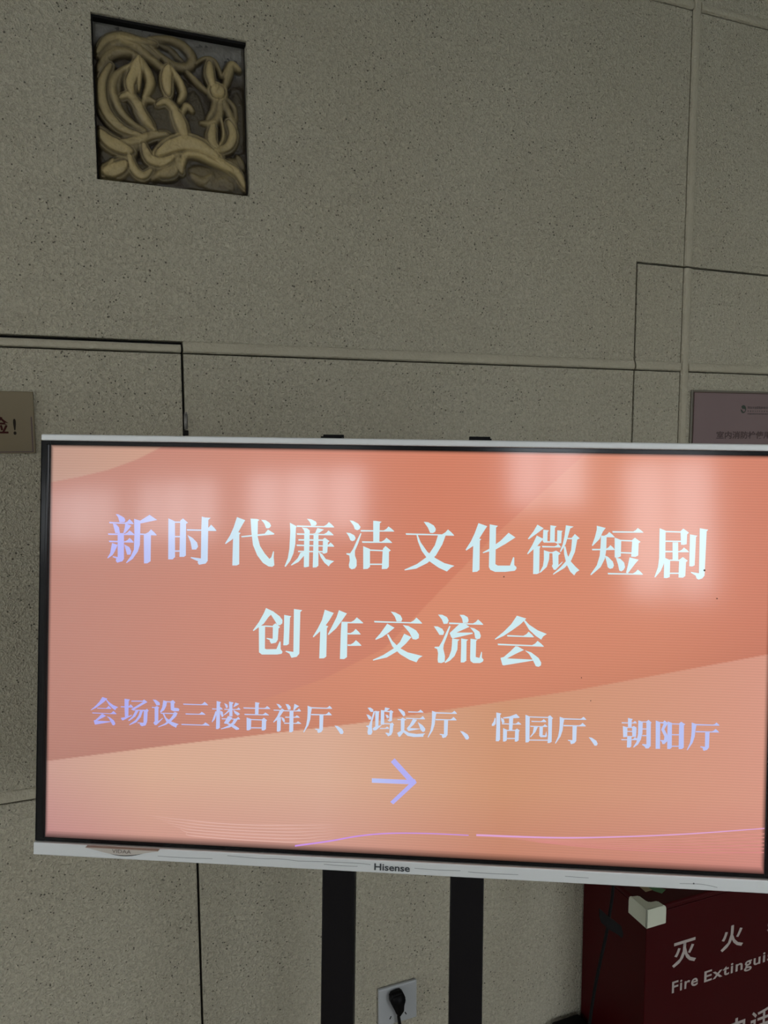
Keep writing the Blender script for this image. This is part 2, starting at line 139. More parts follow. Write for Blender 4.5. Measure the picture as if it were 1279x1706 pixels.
SMALL=[[(7758,34070),(8453,34256),(8046,34696),(7432,35180),(6816,35629),(6197,35936),(6162,35888),(6810,35310),(7354,34722)],[(8213,34371),(8316,34332),(8669,34708),(9298,35108),(9980,35365),(9721,35552),(9574,35805),(9168,35538),(8676,35097)],[(7057,35552),(7087,35668),(8990,35654),(9045,35631),(8865,35431),(8644,35240),(8470,35446),(8252,35567)],[(6376,36230),(6406,36346),(9728,36333),(9783,36310),(9569,36104),(9313,35907),(9132,36121),(8909,36248)],[(7696,36374),(7869,36388),(8323,36632),(7740,36939),(7089,37319),(8993,37335),(9029,37404),(6856,37860),(6751,37828),(6603,37303),(6845,37222),(7322,36778)],[(8393,36665),(8845,36789),(9405,37191),(9605,37537),(9588,37750),(9418,37863),(9210,37822),(8994,37385),(8709,36936)],[(10847,34188),(11579,34262),(11427,34523),(11415,36662),(10948,36833),(10870,35461)],[(10343,35226),(10346,35369),(10921,35367),(10918,35225)],[(11336,35203),(11380,35370),(12006,35341),(12089,35307),(11923,35107),(11696,34920),(11520,35123),(11280,35210)],[(10372,36805),(10945,36701),(11878,36338),(11932,36418),(10744,37117),(10535,37125)],[(11791,34412),(11793,34544),(13460,34491),(13457,34359)],[(13353,34348),(13558,34188),(14033,34525),(12178,35634),(13792,35572),(13997,35421),(14210,35688),(14078,35845),(14030,37169),(13832,37686),(13314,37829),(13050,37666),(13046,37463),(12680,37406),(12731,37323),(13513,37343),(13556,35764),(12076,35740),(11760,35579),(13408,34529)],[(12389,35758),(12806,35742),(12403,36521),(11581,37165),(11371,37122),(11986,36538)],[(13014,35734),(13430,35718),(13134,36594),(12523,37331),(11591,37756),(11538,37676),(12413,37030),(12818,36403)],[(14753,34142),(15170,34177),(15695,34513),(15754,34866),(15288,34935),(15073,34587)],[(14647,35147),(14650,35279),(15087,35293),(15084,35161)],[(15032,35148),(15341,35004),(15656,35175),(15555,35331),(15556,37058),(16149,36577),(16203,36656),(15337,37575),(15078,37585),(14896,37287),(15068,37077)],[(16208,34189),(16729,34321),(16637,34934),(16337,35554),(15877,35877),(15771,35780),(16071,35159)],[(16625,34310),(16627,34442),(17249,34449),(17247,34317)],[(17195,34304),(17554,34108),(17870,34430),(17718,34588),(17729,35145),(18247,35176),(18456,35320),(18358,35577),(17686,35634),(17269,35468)],[(15877,35892),(15879,36024),(17641,35996),(17639,35864)],[(17587,35871),(17843,35699),(18208,35837),(18009,36301),(17400,36934),(16685,37470),(15603,37869),(15549,37800),(16475,37326),(17289,36532),(17642,36011)],[(16138,35989),(16345,35981),(16667,36557),(17402,37035),(18392,37351),(18136,37513),(18039,37842),(17412,37542),(16677,37064)],[(18948,34546),(18992,34689),(22291,34635),(22373,34601),(22148,34388),(21861,34187),(21671,34406),(21418,34539)],[(19283,35850),(19328,35993),(21956,35932),(22038,35898),(21798,35716),(21496,35546),(21335,35734),(21111,35840)],[(18743,37291),(18787,37434),(22551,37375),(22632,37341),(22356,37141),(22017,36952),(21838,37161),(21594,37280)],[(22906,35037),(22950,35168),(24305,35140),(24386,35107),(24250,34947),(24052,34800),(23917,34960),(23719,35045)],[(23523,34013),(24142,34141),(23992,34348),(24024,37580),(23803,37791),(23494,37783),(23529,35376)],[(23396,35381),(23654,35472),(23315,36496),(22963,36915),(22910,36836)],[(24010,35257),(24373,35444),(24487,36046),(24284,36155),(24071,35759)],[(24555,34276),(24968,34412),(25099,34811),(24824,34922),(24716,34623)],[(26089,34117),(26604,34299),(26200,34566),(25795,34784)],[(24570,35023),(24613,35154),(26712,35087),(26793,35054),(26682,34899),(26511,34756),(26381,34910),(26189,35003)],[(25216,34019),(25833,34127),(25684,34385),(25716,35998),(25286,36014)],[(25187,35110),(25344,35306),(24790,35782),(24383,35949),(24886,35475)],[(25802,35137),(26525,35462),(26733,35655),(26431,35869),(26015,35582)],[(24236,36318),(24280,36450),(26686,36379),(26768,36345),(26657,36175),(26485,36018),(26341,36188),(26134,36295)],[(25101,35971),(25719,36149),(25221,36875),(24814,37043),(24556,36952),(24805,36538)],[(25928,36342),(26441,36373),(26043,36994),(25438,37472),(24214,37794),(24161,37726),(25228,37228),(25732,36804)],[(24709,36896),(25222,36926),(26047,37195),(26669,37574),(26621,37727),(26264,37792),(25642,37413)],[(27175,34731),(27219,34884),(30756,34816),(30837,34783),(30640,34598),(30382,34426),(30222,34614),(29999,34715)],[(28763,33965),(29376,34042),(29258,34248),(29235,35658),(28777,35676)],[(27325,35592),(27369,35745),(30601,35677),(30682,35643),(30444,35466),(30145,35300),(29990,35483),(29772,35577)],[(27641,36073),(28278,36249),(28254,37611),(27952,37794),(27676,37785)],[(28258,36265),(28261,36396),(29811,36385),(29808,36254)],[(28280,37363),(28283,37493),(29730,37455),(29728,37324)],[(29726,36242),(29987,36011),(30421,36336),(30301,36471),(30292,37528),(30041,37719),(29715,37723)],[(35844,34176),(36433,34374),(36317,35079),(36235,35984),(35999,36795),(35413,37772),(35331,37725),(35696,36808),(35829,35900),(35863,35097)],[(36352,34352),(36396,34515),(39066,34467),(39146,34434),(38986,34243),(38765,34064),(38601,34258),(38375,34354)],[(36321,35255),(36364,35418),(39034,35338),(39114,35305),(38928,35090),(38682,34887),(38495,35107),(38245,35235)],[(37461,35285),(37985,35265),(37948,37318),(37732,37627),(37332,37764),(37206,37548),(37223,37397),(36919,37310),(36937,37209),(37472,37237)],[(39505,36675),(39928,36738),(40539,37113),(40728,37505),(40603,37760),(40302,37772),(40042,37383)],[(31637,34076),(31993,34123),(32355,34430),(32309,34653),(32055,34663),(31877,34399)],[(31277,34879),(31280,35009),(32214,35003),(32212,34873)],[(32111,34942),(32411,34679),(32719,34868),(32227,35641),(31882,36157),(31312,36602),(31250,36534),(31773,35759)],[(31778,36010),(32281,35789),(32268,37649),(32018,37810),(31763,37770)],[(32332,35787),(32743,36022),(32852,36420),(32651,36508),(32441,36185)],[(32855,34060),(33261,34094),(33572,34434),(33549,34786),(33225,34819),(33066,34453)],[(34069,33983),(34713,34290),(34384,34503),(34087,34845),(33935,34821)],[(32568,34909),(32611,35051),(34890,34984),(34970,34950),(34860,34765),(34689,34591),(34532,34777),(34312,34892)],[(32839,35752),(32882,35894),(34755,35821),(34835,35788),(34650,35640),(34405,35505),(34280,35655),(34093,35735)],[(32703,36561),(32746,36703),(34974,36635),(35055,36602),(34844,36445),(34573,36301),(34439,36461),(34242,36546)],[(33430,34941),(33957,34921),(33972,37630),(33743,37810),(33438,37802)],[(43852,34138),(44221,34093),(44626,34357),(44583,34657),(44284,34689)],[(43712,35040),(44043,35077),(44398,35362),(44355,35663),(44056,35694)],[(44633,34655),(44834,34747),(44511,35955),(44476,36654),(44561,37348),(44399,37704),(43999,37720),(43892,37376),(43979,36774),(43706,36635),(43724,36535),(44073,36471),(44403,35561)],[(44631,34571),(44634,34700),(45431,34669),(45429,34540)],[(44879,34496),(45380,34576),(45322,36521),(44924,36586)],[(44580,36849),(44924,36586),(45817,36351),(45035,37080),(44686,37124)],[(45624,34368),(46074,34420),(46095,36290),(45637,36309)],[(46165,33999),(46815,34123),(46423,34436),(46096,34499)],[(46075,34450),(46772,34453),(46968,34316),(47292,34552),(47156,34706),(47119,35752),(46803,35864),(46500,35677),(46748,35618),(46776,34622),(46078,34579)],[(46235,34941),(46585,35027),(46741,35319),(46445,35430)],[(45662,36094),(45665,36223),(47258,36209),(47255,36080)],[(46957,36107),(47153,35950),(47408,36238),(47311,36341),(47231,37240),(47041,37645),(46646,37811),(46441,37570),(46289,37427),(46337,37326),(46787,37407),(46861,36260)],[(45526,36751),(45569,36881),(46714,36819),(46793,36786),(46660,36649),(46469,36524),(46357,36661),(46184,36741)],[(47859,34132),(48258,34166),(48761,34495),(48870,34937),(48626,35096),(48422,34856)],[(49206,34413),(49249,34553),(51180,34499),(51258,34466),(51076,34285),(50835,34116),(50681,34300),(50466,34407)],[(48927,35268),(48970,35408),(51398,35383),(51476,35350),(51343,35142),(51150,34947),(50974,35157),(50736,35281)],[(49873,35394),(50419,35472),(49988,36134),(49502,36601),(50990,36640),(49412,37002),(49263,36978),(49087,36667),(49493,36154)],[(50525,35765),(51178,36186),(51534,36618),(51491,36917),(51247,37076),(50945,36840)],[(47839,35485),(47842,35604),(48984,35588),(48981,35469)],[(48286,35457),(48530,35249),(48932,35481),(48786,35636),(48767,37028),(48320,36996)],[(48467,36941),(48797,37027),(48238,37795),(48039,37803),(47830,37315)],[(48765,36929),(49418,37250),(50412,37358),(51547,37213),(51305,37470),(51291,37689),(50024,37771),(49228,37655),(48622,37183)],[(52361,34206),(52948,34402),(52833,35101),(52753,35999),(52519,36803),(51937,37772),(51855,37725),(52218,36816),(52349,35916),(52381,35119)],[(52867,34380),(52911,34542),(55569,34493),(55649,34460),(55489,34270),(55270,34093),(55107,34285),(54881,34381)],[(52837,35275),(52881,35437),(55539,35357),(55618,35324),(55433,35110),(55188,34909),(55002,35127),(54753,35255)],[(53973,35305),(54495,35284),(54460,37320),(54246,37627),(53848,37762),(53722,37549),(53739,37399),(53436,37312),(53454,37212),(53987,37240)],[(56094,36729),(56508,36792),(57106,37163),(57292,37550),(57170,37802),(56875,37815),(56621,37430)],[(60757,34106),(61424,34218),(61272,34421),(61308,37651),(61138,37875),(60766,37870),(60801,35996)],[(60577,34773),(60698,34916),(60694,35606),(60505,35860),(60213,35901),(60207,35675),(60443,35320)],[(61377,34742),(61754,34973),(61860,35363),(61571,35522),(61416,35134)],[(61650,34731),(62524,34549),(63343,34202),(63811,34646),(63599,34723),(61653,34859)],[(61492,35491),(61535,35630),(63949,35573),(64026,35541),(63847,35362),(63610,35194),(63459,35377),(63248,35482)],[(62429,34651),(62965,34679),(62877,36355),(62449,36373)],[(61682,36108),(62195,36334),(62188,37713),(61967,37870),(61704,37881)],[(62175,36339),(62178,36467),(63346,36420),(63343,36292)],[(62200,37402),(62203,37530),(63274,37486),(63271,37358)],[(63246,36291),(63485,36104),(63851,36365),(63737,36488),(63716,37649),(63477,37827),(63233,37817)],[(64534,34253),(65093,34467),(65119,37640),(64978,37842),(64619,37887)],[(65063,34454),(65066,34581),(67518,34563),(67515,34436)],[(67465,34354),(67703,34198),(68099,34574),(67976,34707),(67979,37668),(67741,37825),(67451,37838),(67518,36608)],[(65115,37478),(65118,37606),(67463,37538),(67460,37410)],[(65300,35019),(65342,35147),(67183,35117),(67260,35084),(67105,34896),(66893,34720),(66735,34911),(66517,35026)],[(65170,35682),(65212,35810),(67343,35748),(67420,35715),(67266,35552),(67054,35400),(66919,35566),(66724,35667)],[(65657,35751),(66162,35780),(65868,36479),(65301,37141),(65156,37147),(65531,36591)],[(66383,35722),(66820,35734),(66797,36834),(67137,36840),(67268,36275),(67351,36909),(67287,37059),(66562,37119),(66364,36950)],[(68942,34345),(69554,34537),(69434,35229),(69351,36117),(69108,36913),(68503,37872),(68418,37826),(68795,36926),(68930,36036),(68964,35248)],[(69469,34516),(69515,34676),(72280,34620),(72362,34588),(72196,34401),(71968,34226),(71798,34416),(71564,34512)],[(69438,35401),(69484,35561),(72248,35475),(72331,35442),(72138,35231),(71883,35033),(71689,35249),(71431,35376)],[(70620,35427),(71162,35405),(71127,37419),(70905,37722),(70490,37858),(70360,37647),(70377,37499),(70062,37414),(70080,37315),(70635,37341)],[(72714,36855),(73119,36917),(73704,37283),(73886,37667),(73767,37916),(73479,37928),(73230,37547)],[(77651,34158),(78262,34278),(78135,34470),(78136,35297),(77680,35316)],[(76854,34748),(76898,34883),(78721,34825),(78802,34791),(78692,34642),(78521,34506),(78403,34653),(78223,34737)],[(77019,35239),(77610,35370),(77610,36612),(77105,36685)],[(78186,35295),(78436,35161),(78765,35375),(78724,36566),(78248,36586)],[(77529,35348),(77531,35461),(78240,35433),(78237,35319)],[(77541,35834),(77543,35947),(78253,35939),(78250,35825)],[(77557,36485),(77559,36599),(78269,36590),(78266,36477)],[(76858,36944),(76901,37079),(79028,36984),(79108,36950),(78871,36781),(78574,36624),(78432,36799),(78228,36912)],[(77610,36612),(78168,36589),(78148,37832),(77949,37996),(77594,37990)],[(78974,34416),(79535,34569),(79521,36068),(79340,36903),(79001,37538),(78455,37975),(78402,37894),(78791,37236),(78968,36194)],[(79483,34540),(79486,34664),(80093,34661),(80090,34537)],[(79506,35438),(79509,35562),(80014,35552),(80011,35428)],[(79497,36318),(79500,36441),(80036,36419),(80033,36296)],[(79988,34499),(80256,34303),(80648,34628),(80551,34787),(80603,37677),(80328,37999),(79974,38014),(79868,37812),(79508,37568),(79556,37463),(80062,37473)],[(81166,34349),(81735,34533),(81791,37989),(81237,38012)],[(81705,34534),(82108,34518),(82253,34286),(82714,34618),(82282,35440),(82705,36248),(82673,36971),(82330,37347),(82078,37357),(81970,37052),(81763,36854),(82266,36833),(82305,36367),(81880,35508),(82163,34722),(81708,34658)],[(82658,34393),(83217,34577),(83267,37772),(83050,37956),(82698,37971)],[(83168,34641),(83171,34765),(84126,34757),(84123,34634)],[(83203,36042),(83206,36165),(84131,36138),(84128,36014)],[(83241,37525),(83244,37649),(84148,37621),(84145,37498)],[(84122,34593),(84368,34377),(84898,34695),(84730,34826),(84773,37708),(84557,37893),(84135,37910)],[(85691,34427),(86316,34623),(86195,35330),(86111,36237),(85865,37050),(85249,38030),(85162,37983),(85545,37063),(85682,36154),(85715,35349)],[(86230,34601),(86277,34765),(89098,34707),(89182,34673),(89012,34482),(88779,34304),(88606,34499),(88367,34596)],[(86199,35505),(86246,35669),(89067,35579),(89151,35546),(88954,35331),(88694,35128),(88496,35349),(88233,35479)],[(87405,35532),(87959,35509),(87926,37565),(87700,37876),(87277,38014),(87143,37799),(87161,37648),(86839,37561),(86858,37460),(87423,37486)]]
ARROW=[[(44608,43479),(44621,44070),(50163,44037),(50151,43472)],[(47571,40700),(47072,41207),(49677,43922),(50544,43761)],[(47107,46509),(47518,46813),(50545,43802),(50268,43289)]]
RELIEF=[(0.0615,1,[(0.0252,0.2078),(0.0782,0.1269),(0.1697,0.0832),(0.28,0.085),(0.4016,0.09)]),(0.0513,0.9,[(0.362,0.0621),(0.4854,0.0423),(0.5876,0.0704),(0.6396,0.1316),(0.6146,0.1902),(0.5309,0.206),(0.4398,0.1627),(0.3703,0.1097)]),(0.0308,0.7,[(0.402,0.0802),(0.4933,0.105),(0.5434,0.1466),(0.574,0.1617)]),(0.0492,1,[(0.1688,0.1027),(0.278,0.1341),(0.3571,0.1854),(0.4371,0.2321),(0.4778,0.2457)]),(0.0513,0.9,[(0.0258,0.3046),(0.1046,0.2051),(0.2061,0.1698),(0.286,0.1866)]),(0.0349,0.8,[(0.0388,0.2347),(0.0967,0.1578),(0.1779,0.1256),(0.2575,0.1422)]),(0.0821,1,[(0.1017,0.2736),(0.0473,0.3791),(0.0422,0.4969),(0.0876,0.5984),(0.1753,0.6653),(0.2964,0.6887)]),(0.0451,1.05,[(0.2535,0.2406),(0.1498,0.315),(0.1108,0.4087),(0.1364,0.5129),(0.2034,0.5971),(0.308,0.6523)]),(0.0267,0.8,[(0.2746,0.2177),(0.2016,0.2778),(0.1583,0.3528),(0.1495,0.4423)]),(0.0738,1.25,[(0.2801,0.2071),(0.2511,0.2997),(0.2228,0.3726),(0.2354,0.4347)]),(0.0574,1.25,[(0.3001,0.2138),(0.3379,0.2866),(0.3526,0.3535),(0.3166,0.4378)]),(0.0246,1.4,[(0.2875,0.201),(0.2867,0.2943),(0.2772,0.404)]),(0.0656,1.1,[(0.1636,0.4648),(0.2098,0.4433),(0.2493,0.4672),(0.2826,0.5218),(0.3158,0.5866),(0.3699,0.6439)]),(0.039,1.1,[(0.3721,0.4546),(0.321,0.455),(0.2988,0.4997)]),(0.0821,0.9,[(0.263,0.5048),(0.311,0.5773),(0.3602,0.6303)]),(0.08,1.3,[(0.4731,0.2316),(0.4596,0.3178),(0.4718,0.4054)]),(0.0472,1.3,[(0.4885,0.2342),(0.538,0.2962),(0.5685,0.3715),(0.5412,0.4353)]),(0.0615,1.15,[(0.3969,0.4778),(0.4494,0.4504),(0.5,0.4812),(0.5288,0.5472),(0.5662,0.6678)]),(0.0923,1.1,[(0.5094,0.5098),(0.5483,0.5847),(0.5766,0.6715)]),(0.0431,1.15,[(0.6274,0.4813),(0.5895,0.4565),(0.5561,0.5133)]),(0.039,1,[(0.6006,0.2321),(0.6635,0.2875),(0.7354,0.3421)]),(0.0656,1.2,[(0.7543,0.1538),(0.7548,0.2338),(0.7784,0.3207)]),(0.0267,0.95,[(0.6677,0.1671),(0.7216,0.1239),(0.7848,0.1271),(0.82,0.1838),(0.8348,0.2218),(0.8628,0.1773)]),(0.1128,1.2,[(0.7888,0.3293),(0.8205,0.3348)]),(0.0513,1.05,[(0.9597,0.1626),(0.9067,0.1404),(0.883,0.2145),(0.8536,0.2996)]),(0.0246,0.9,[(0.8552,0.2489),(0.8682,0.1765),(0.9124,0.1295),(0.9649,0.1668)]),(0.0369,1,[(0.7875,0.3698),(0.7741,0.4525),(0.7294,0.5194)]),(0.0451,1.05,[(0.8192,0.3754),(0.8184,0.4666),(0.7714,0.5359),(0.686,0.5507)]),(0.0431,1,[(0.8406,0.3723),(0.8808,0.4578),(0.9266,0.5432)]),(0.0267,0.9,[(0.8624,0.359),(0.9166,0.4121),(0.9331,0.5066)]),(0.0759,1.1,[(0.7706,0.5594),(0.7549,0.6478),(0.7927,0.6989)]),(0.0759,1.1,[(0.8735,0.5199),(0.9034,0.5975),(0.8683,0.6839),(0.7704,0.7293)]),(0.0205,1.2,[(0.8257,0.5061),(0.8382,0.6164),(0.8037,0.6924)]),(0.1077,1,[(0.0184,0.6963),(0.0711,0.7484),(0.1502,0.7826),(0.2205,0.7983)]),(0.0677,1,[(0.1415,0.749),(0.2439,0.7256),(0.3584,0.6754),(0.4626,0.6515)]),(0.0759,1.15,[(0.2991,0.7482),(0.3318,0.829),(0.4138,0.8438),(0.499,0.7926)]),(0.1231,1.15,[(0.395,0.7959),(0.4803,0.7346),(0.586,0.7005),(0.691,0.7172),(0.7955,0.7803)]),(0.0718,1.15,[(0.7534,0.7601),(0.8588,0.8185),(0.9332,0.8608),(0.9796,0.9484)]),(0.0451,1.3,[(0.5493,0.847),(0.578,0.7774),(0.6679,0.771),(0.7731,0.8087),(0.8795,0.8468)]),(0.0615,1,[(0.5106,0.7609),(0.5286,0.8394),(0.5475,0.8979)]),(0.1128,1,[(0.0423,0.9501),(0.1138,0.9264),(0.1768,0.8737)]),(0.041,1.1,[(0.0125,0.9439),(0.0638,0.9177),(0.0963,0.864)]),(0.0677,1.15,[(0.1993,0.821),(0.2312,0.9118),(0.2861,0.9451),(0.3446,0.8977)]),(0.0513,0.8,[(0.1801,0.7936),(0.2529,0.7542),(0.2944,0.7388)]),(0.0862,0.9,[(0.3901,0.9223),(0.4742,0.8968),(0.5185,0.8306)]),(0.0533,0.8,[(0.8381,0.7903),(0.9085,0.7814),(0.9233,0.831)]),(0.0554,0.8,[(0.6159,0.8997),(0.6837,0.9323),(0.7493,0.8833)]),(0.0472,0.7,[(0.7688,0.9425),(0.8345,0.9037),(0.8871,0.949)]),(0.041,0.8,[(0.937,0.7366),(0.9781,0.8139)]),(0.0615,0.6,[(0.6014,0.8608),(0.7282,0.8757)]),(0.0513,0.6,[(0.8031,0.8767),(0.889,0.8868)]),(0.1744,0.34,[(0.1276,0.3672),(0.1588,0.5786),(0.277,0.6615)]),(0.2154,0.3,[(0.3513,0.3339),(0.4357,0.5401),(0.4631,0.6364)]),(0.1744,0.3,[(0.6396,0.3711),(0.665,0.5485),(0.7033,0.6648)]),(0.1231,0.34,[(0.9385,0.3277),(0.954,0.5293),(0.9388,0.6747)]),(0.2154,0.38,[(0.6219,0.8786),(0.7698,0.9116),(0.9204,0.9243)]),(0.1641,0.36,[(0.3185,0.906),(0.173,0.964)]),(0.1231,0.36,[(0.0479,0.8206),(0.1073,0.8427)]),(0.0923,0.32,[(0.4341,0.3117),(0.5787,0.3201)]),(0.0349,0.9,[(0.1276,0.1336),(0.2391,0.1012),(0.3492,0.1277),(0.4188,0.1758)]),(0.0308,0.85,[(0.0529,0.2519),(0.1364,0.1613),(0.2462,0.1732)]),(0.0472,1.0,[(0.466,0.8372),(0.4115,0.9045),(0.3476,0.9527)]),(0.041,0.9,[(0.6896,0.7581),(0.7544,0.7294),(0.8394,0.7491)]),(0.0349,0.9,[(0.4609,0.6969),(0.4165,0.773),(0.3233,0.785)])]
# ---------------------------------------------------------------- materials
def stucco():
    m = mat('stucco', rough=.85, spec=.25); b = m.node_tree.nodes['Principled BSDF']
    t = N(m, 'ShaderNodeTexCoord'); co = t.outputs['Object']
    big = N(m, 'ShaderNodeTexNoise', i_Scale=1.6, i_Detail=4); LK(m, co, big.inputs['Vector'])
    r = N(m, 'ShaderNodeValToRGB'); r.color_ramp.elements[0].position = .3; r.color_ramp.elements[1].position = .7
    r.color_ramp.elements[0].color = (.405, .366, .272, 1); r.color_ramp.elements[1].color = (.445, .408, .312, 1); LK(m, big.outputs[0], r.inputs[0])
    # pores
    v = N(m, 'ShaderNodeTexVoronoi', i_Scale=190); LK(m, co, v.inputs['Vector'])
    n0 = N(m, 'ShaderNodeTexNoise', i_Scale=9, i_Detail=2); LK(m, co, n0.inputs['Vector'])
    wn = N(m, 'ShaderNodeTexWhiteNoise', noise_dimensions='3D'); LK(m, v.outputs['Position'], wn.inputs['Vector'])
    sz = N(m, 'ShaderNodeMath', operation='MULTIPLY_ADD'); LK(m, wn.outputs['Value'], sz.inputs[0]); sz.inputs[1].default_value = .80; sz.inputs[2].default_value = -.69
    sz2 = N(m, 'ShaderNodeMath', operation='MULTIPLY_ADD'); LK(m, n0.outputs[0], sz2.inputs[0]); sz2.inputs[1].default_value = .35; LK(m, sz.outputs[0], sz2.inputs[2])
    d = N(m, 'ShaderNodeMath', operation='SUBTRACT'); LK(m, sz2.outputs[0], d.inputs[0]); LK(m, v.outputs['Distance'], d.inputs[1])
    pm = N(m, 'ShaderNodeMapRange', i_From_Min=-.04, i_From_Max=.05); LK(m, d.outputs[0], pm.inputs['Value'])
    mx = N(m, 'ShaderNodeMix', data_type='RGBA'); LK(m, r.outputs[0], mx.inputs[6]); mx.inputs[7].default_value = (.07, .062, .045, 1)
    pf = N(m, 'ShaderNodeMath', operation='MULTIPLY'); LK(m, pm.outputs[0], pf.inputs[0]); pf.inputs[1].default_value = .85
    LK(m, pf.outputs[0], mx.inputs[0])
    # orange-peel relief
    a = N(m, 'ShaderNodeTexNoise', i_Scale=300, i_Detail=2, i_Roughness=.6); LK(m, co, a.inputs['Vector'])
    c = N(m, 'ShaderNodeTexNoise', i_Scale=170, i_Detail=2, i_Distortion=.9); LK(m, co, c.inputs['Vector'])
    s = N(m, 'ShaderNodeMath', operation='MULTIPLY_ADD'); LK(m, a.outputs[0], s.inputs[0]); s.inputs[1].default_value = .6; LK(m, c.outputs[0], s.inputs[2])
    s2 = N(m, 'ShaderNodeMath', operation='MULTIPLY_ADD'); LK(m, pm.outputs[0], s2.inputs[0]); s2.inputs[1].default_value = -.6; LK(m, s.outputs[0], s2.inputs[2])
    bp = N(m, 'ShaderNodeBump', i_Strength=1.0, i_Distance=.0060); LK(m, s2.outputs[0], bp.inputs['Height']); LK(m, bp.outputs[0], b.inputs['Normal'])
    gr = N(m, 'ShaderNodeMapRange', i_From_Min=.62, i_From_Max=1.02); gr.inputs['To Min'].default_value = .84; gr.inputs['To Max'].default_value = 1.14; LK(m, s.outputs[0], gr.inputs['Value'])
    vm = N(m, 'ShaderNodeVectorMath', operation='SCALE'); LK(m, mx.outputs[2], vm.inputs[0]); LK(m, gr.outputs[0], vm.inputs['Scale']); LK(m, vm.outputs[0], b.inputs['Base Color'])
    return m
M_ST = stucco()
M_BAND = noise_bump(mat('joint_render', (.40, .362, .272, 1), .85, spec=.2), 170, 1.0, .004, 3, .05)
M_GAP = mat('gap_black', (.012, .011, .010, 1), .9, spec=.1)
M_PLASTER = noise_bump(mat('room_plaster', (.62, .60, .55, 1), .8), 8, .1)
M_CEIL = mat('ceiling_white', (.38, .38, .36, 1), .9)
def tiles():
    m = mat('floor_stone', rough=.12); b = m.node_tree.nodes['Principled BSDF']; t = N(m, 'ShaderNodeTexCoord')
    n = N(m, 'ShaderNodeTexNoise', i_Scale=3, i_Detail=6); r = N(m, 'ShaderNodeValToRGB')
    r.color_ramp.elements[0].color = (.42, .38, .31, 1); r.color_ramp.elements[1].color = (.60, .55, .47, 1)
    LK(m, t.outputs['Object'], n.inputs['Vector']); LK(m, n.outputs[0], r.inputs[0]); LK(m, r.outputs[0], b.inputs['Base Color']); return m
M_TILE = tiles()
M_GROUT = mat('grout', (.12, .11, .10, 1), .9)
M_FRAME = mat('window_frame_metal', (.18, .17, .16, 1), .45, metal=.3)
def glass(): 
    m = bpy.data.materials.new('window_glass'); m.use_nodes = True; nt = m.node_tree; nt.nodes.clear()
    o = nt.nodes.new('ShaderNodeOutputMaterial'); a = nt.nodes.new('ShaderNodeBsdfTransparent'); g = nt.nodes.new('ShaderNodeBsdfGlossy'); x = nt.nodes.new('ShaderNodeMixShader')
    g.inputs['Roughness'].default_value = .02; x.inputs[0].default_value = .06
    nt.links.new(a.outputs[0], x.inputs[1]); nt.links.new(g.outputs[0], x.inputs[2]); nt.links.new(x.outputs[0], o.inputs[0]); return m
M_GLASS = glass()
M_BLACK = noise_bump(mat('black_powder_coat', (.0040, .0030, .0034, 1), .5, spec=.15), 300, .1)
M_PIANO = mat('glossy_black_bezel', (.002, .002, .003, 1), .15, spec=.35)
M_SILVER = mat('brushed_silver', (.66, .668, .655, 1), .45, metal=.25)
def brushed(m):
    b = m.node_tree.nodes['Principled BSDF']; t = N(m, 'ShaderNodeTexCoord'); mp = N(m, 'ShaderNodeMapping'); mp.inputs['Scale'].default_value = (9, 60, 900)
    n = N(m, 'ShaderNodeTexNoise', i_Scale=1, i_Detail=3); LK(m, t.outputs['Object'], mp.inputs[0]); LK(m, mp.outputs[0], n.inputs['Vector'])
    bp = N(m, 'ShaderNodeBump', i_Strength=.25, i_Distance=.0004); LK(m, n.outputs[0], bp.inputs['Height']); LK(m, bp.outputs[0], b.inputs['Normal'])
brushed(M_SILVER)
M_RED = noise_bump(mat('red_paint', (.036, .0012, .0020, 1), .42, spec=.10), 120, .05, .0006, 2)
M_CREAM = mat('cream_rubber', (.50, .51, .40, 1), .5, spec=.4)
M_PRINT = mat('white_print', (.36, .31, .28, 1), .6)
M_GOLD = noise_bump(mat('gold_label', (.24, .18, .09, 1), .45), 200, .1)
M_GREEN = mat('green_ink', (.05, .13, .05, 1), .6)
M_PLATE = mat('white_plastic', (.34, .345, .34, 1), .3)
M_CABLE = mat('black_rubber', (.0035, .003, .003, 1), .55, spec=.12)
M_LOGO = mat('dark_grey_print', (.035, .04, .045, 1), .4)
M_VID = mat('brown_print', (.13, .10, .08, 1), .4)
M_SCR = mat('scratch_dark', (.10, .10, .10, 1), .6)
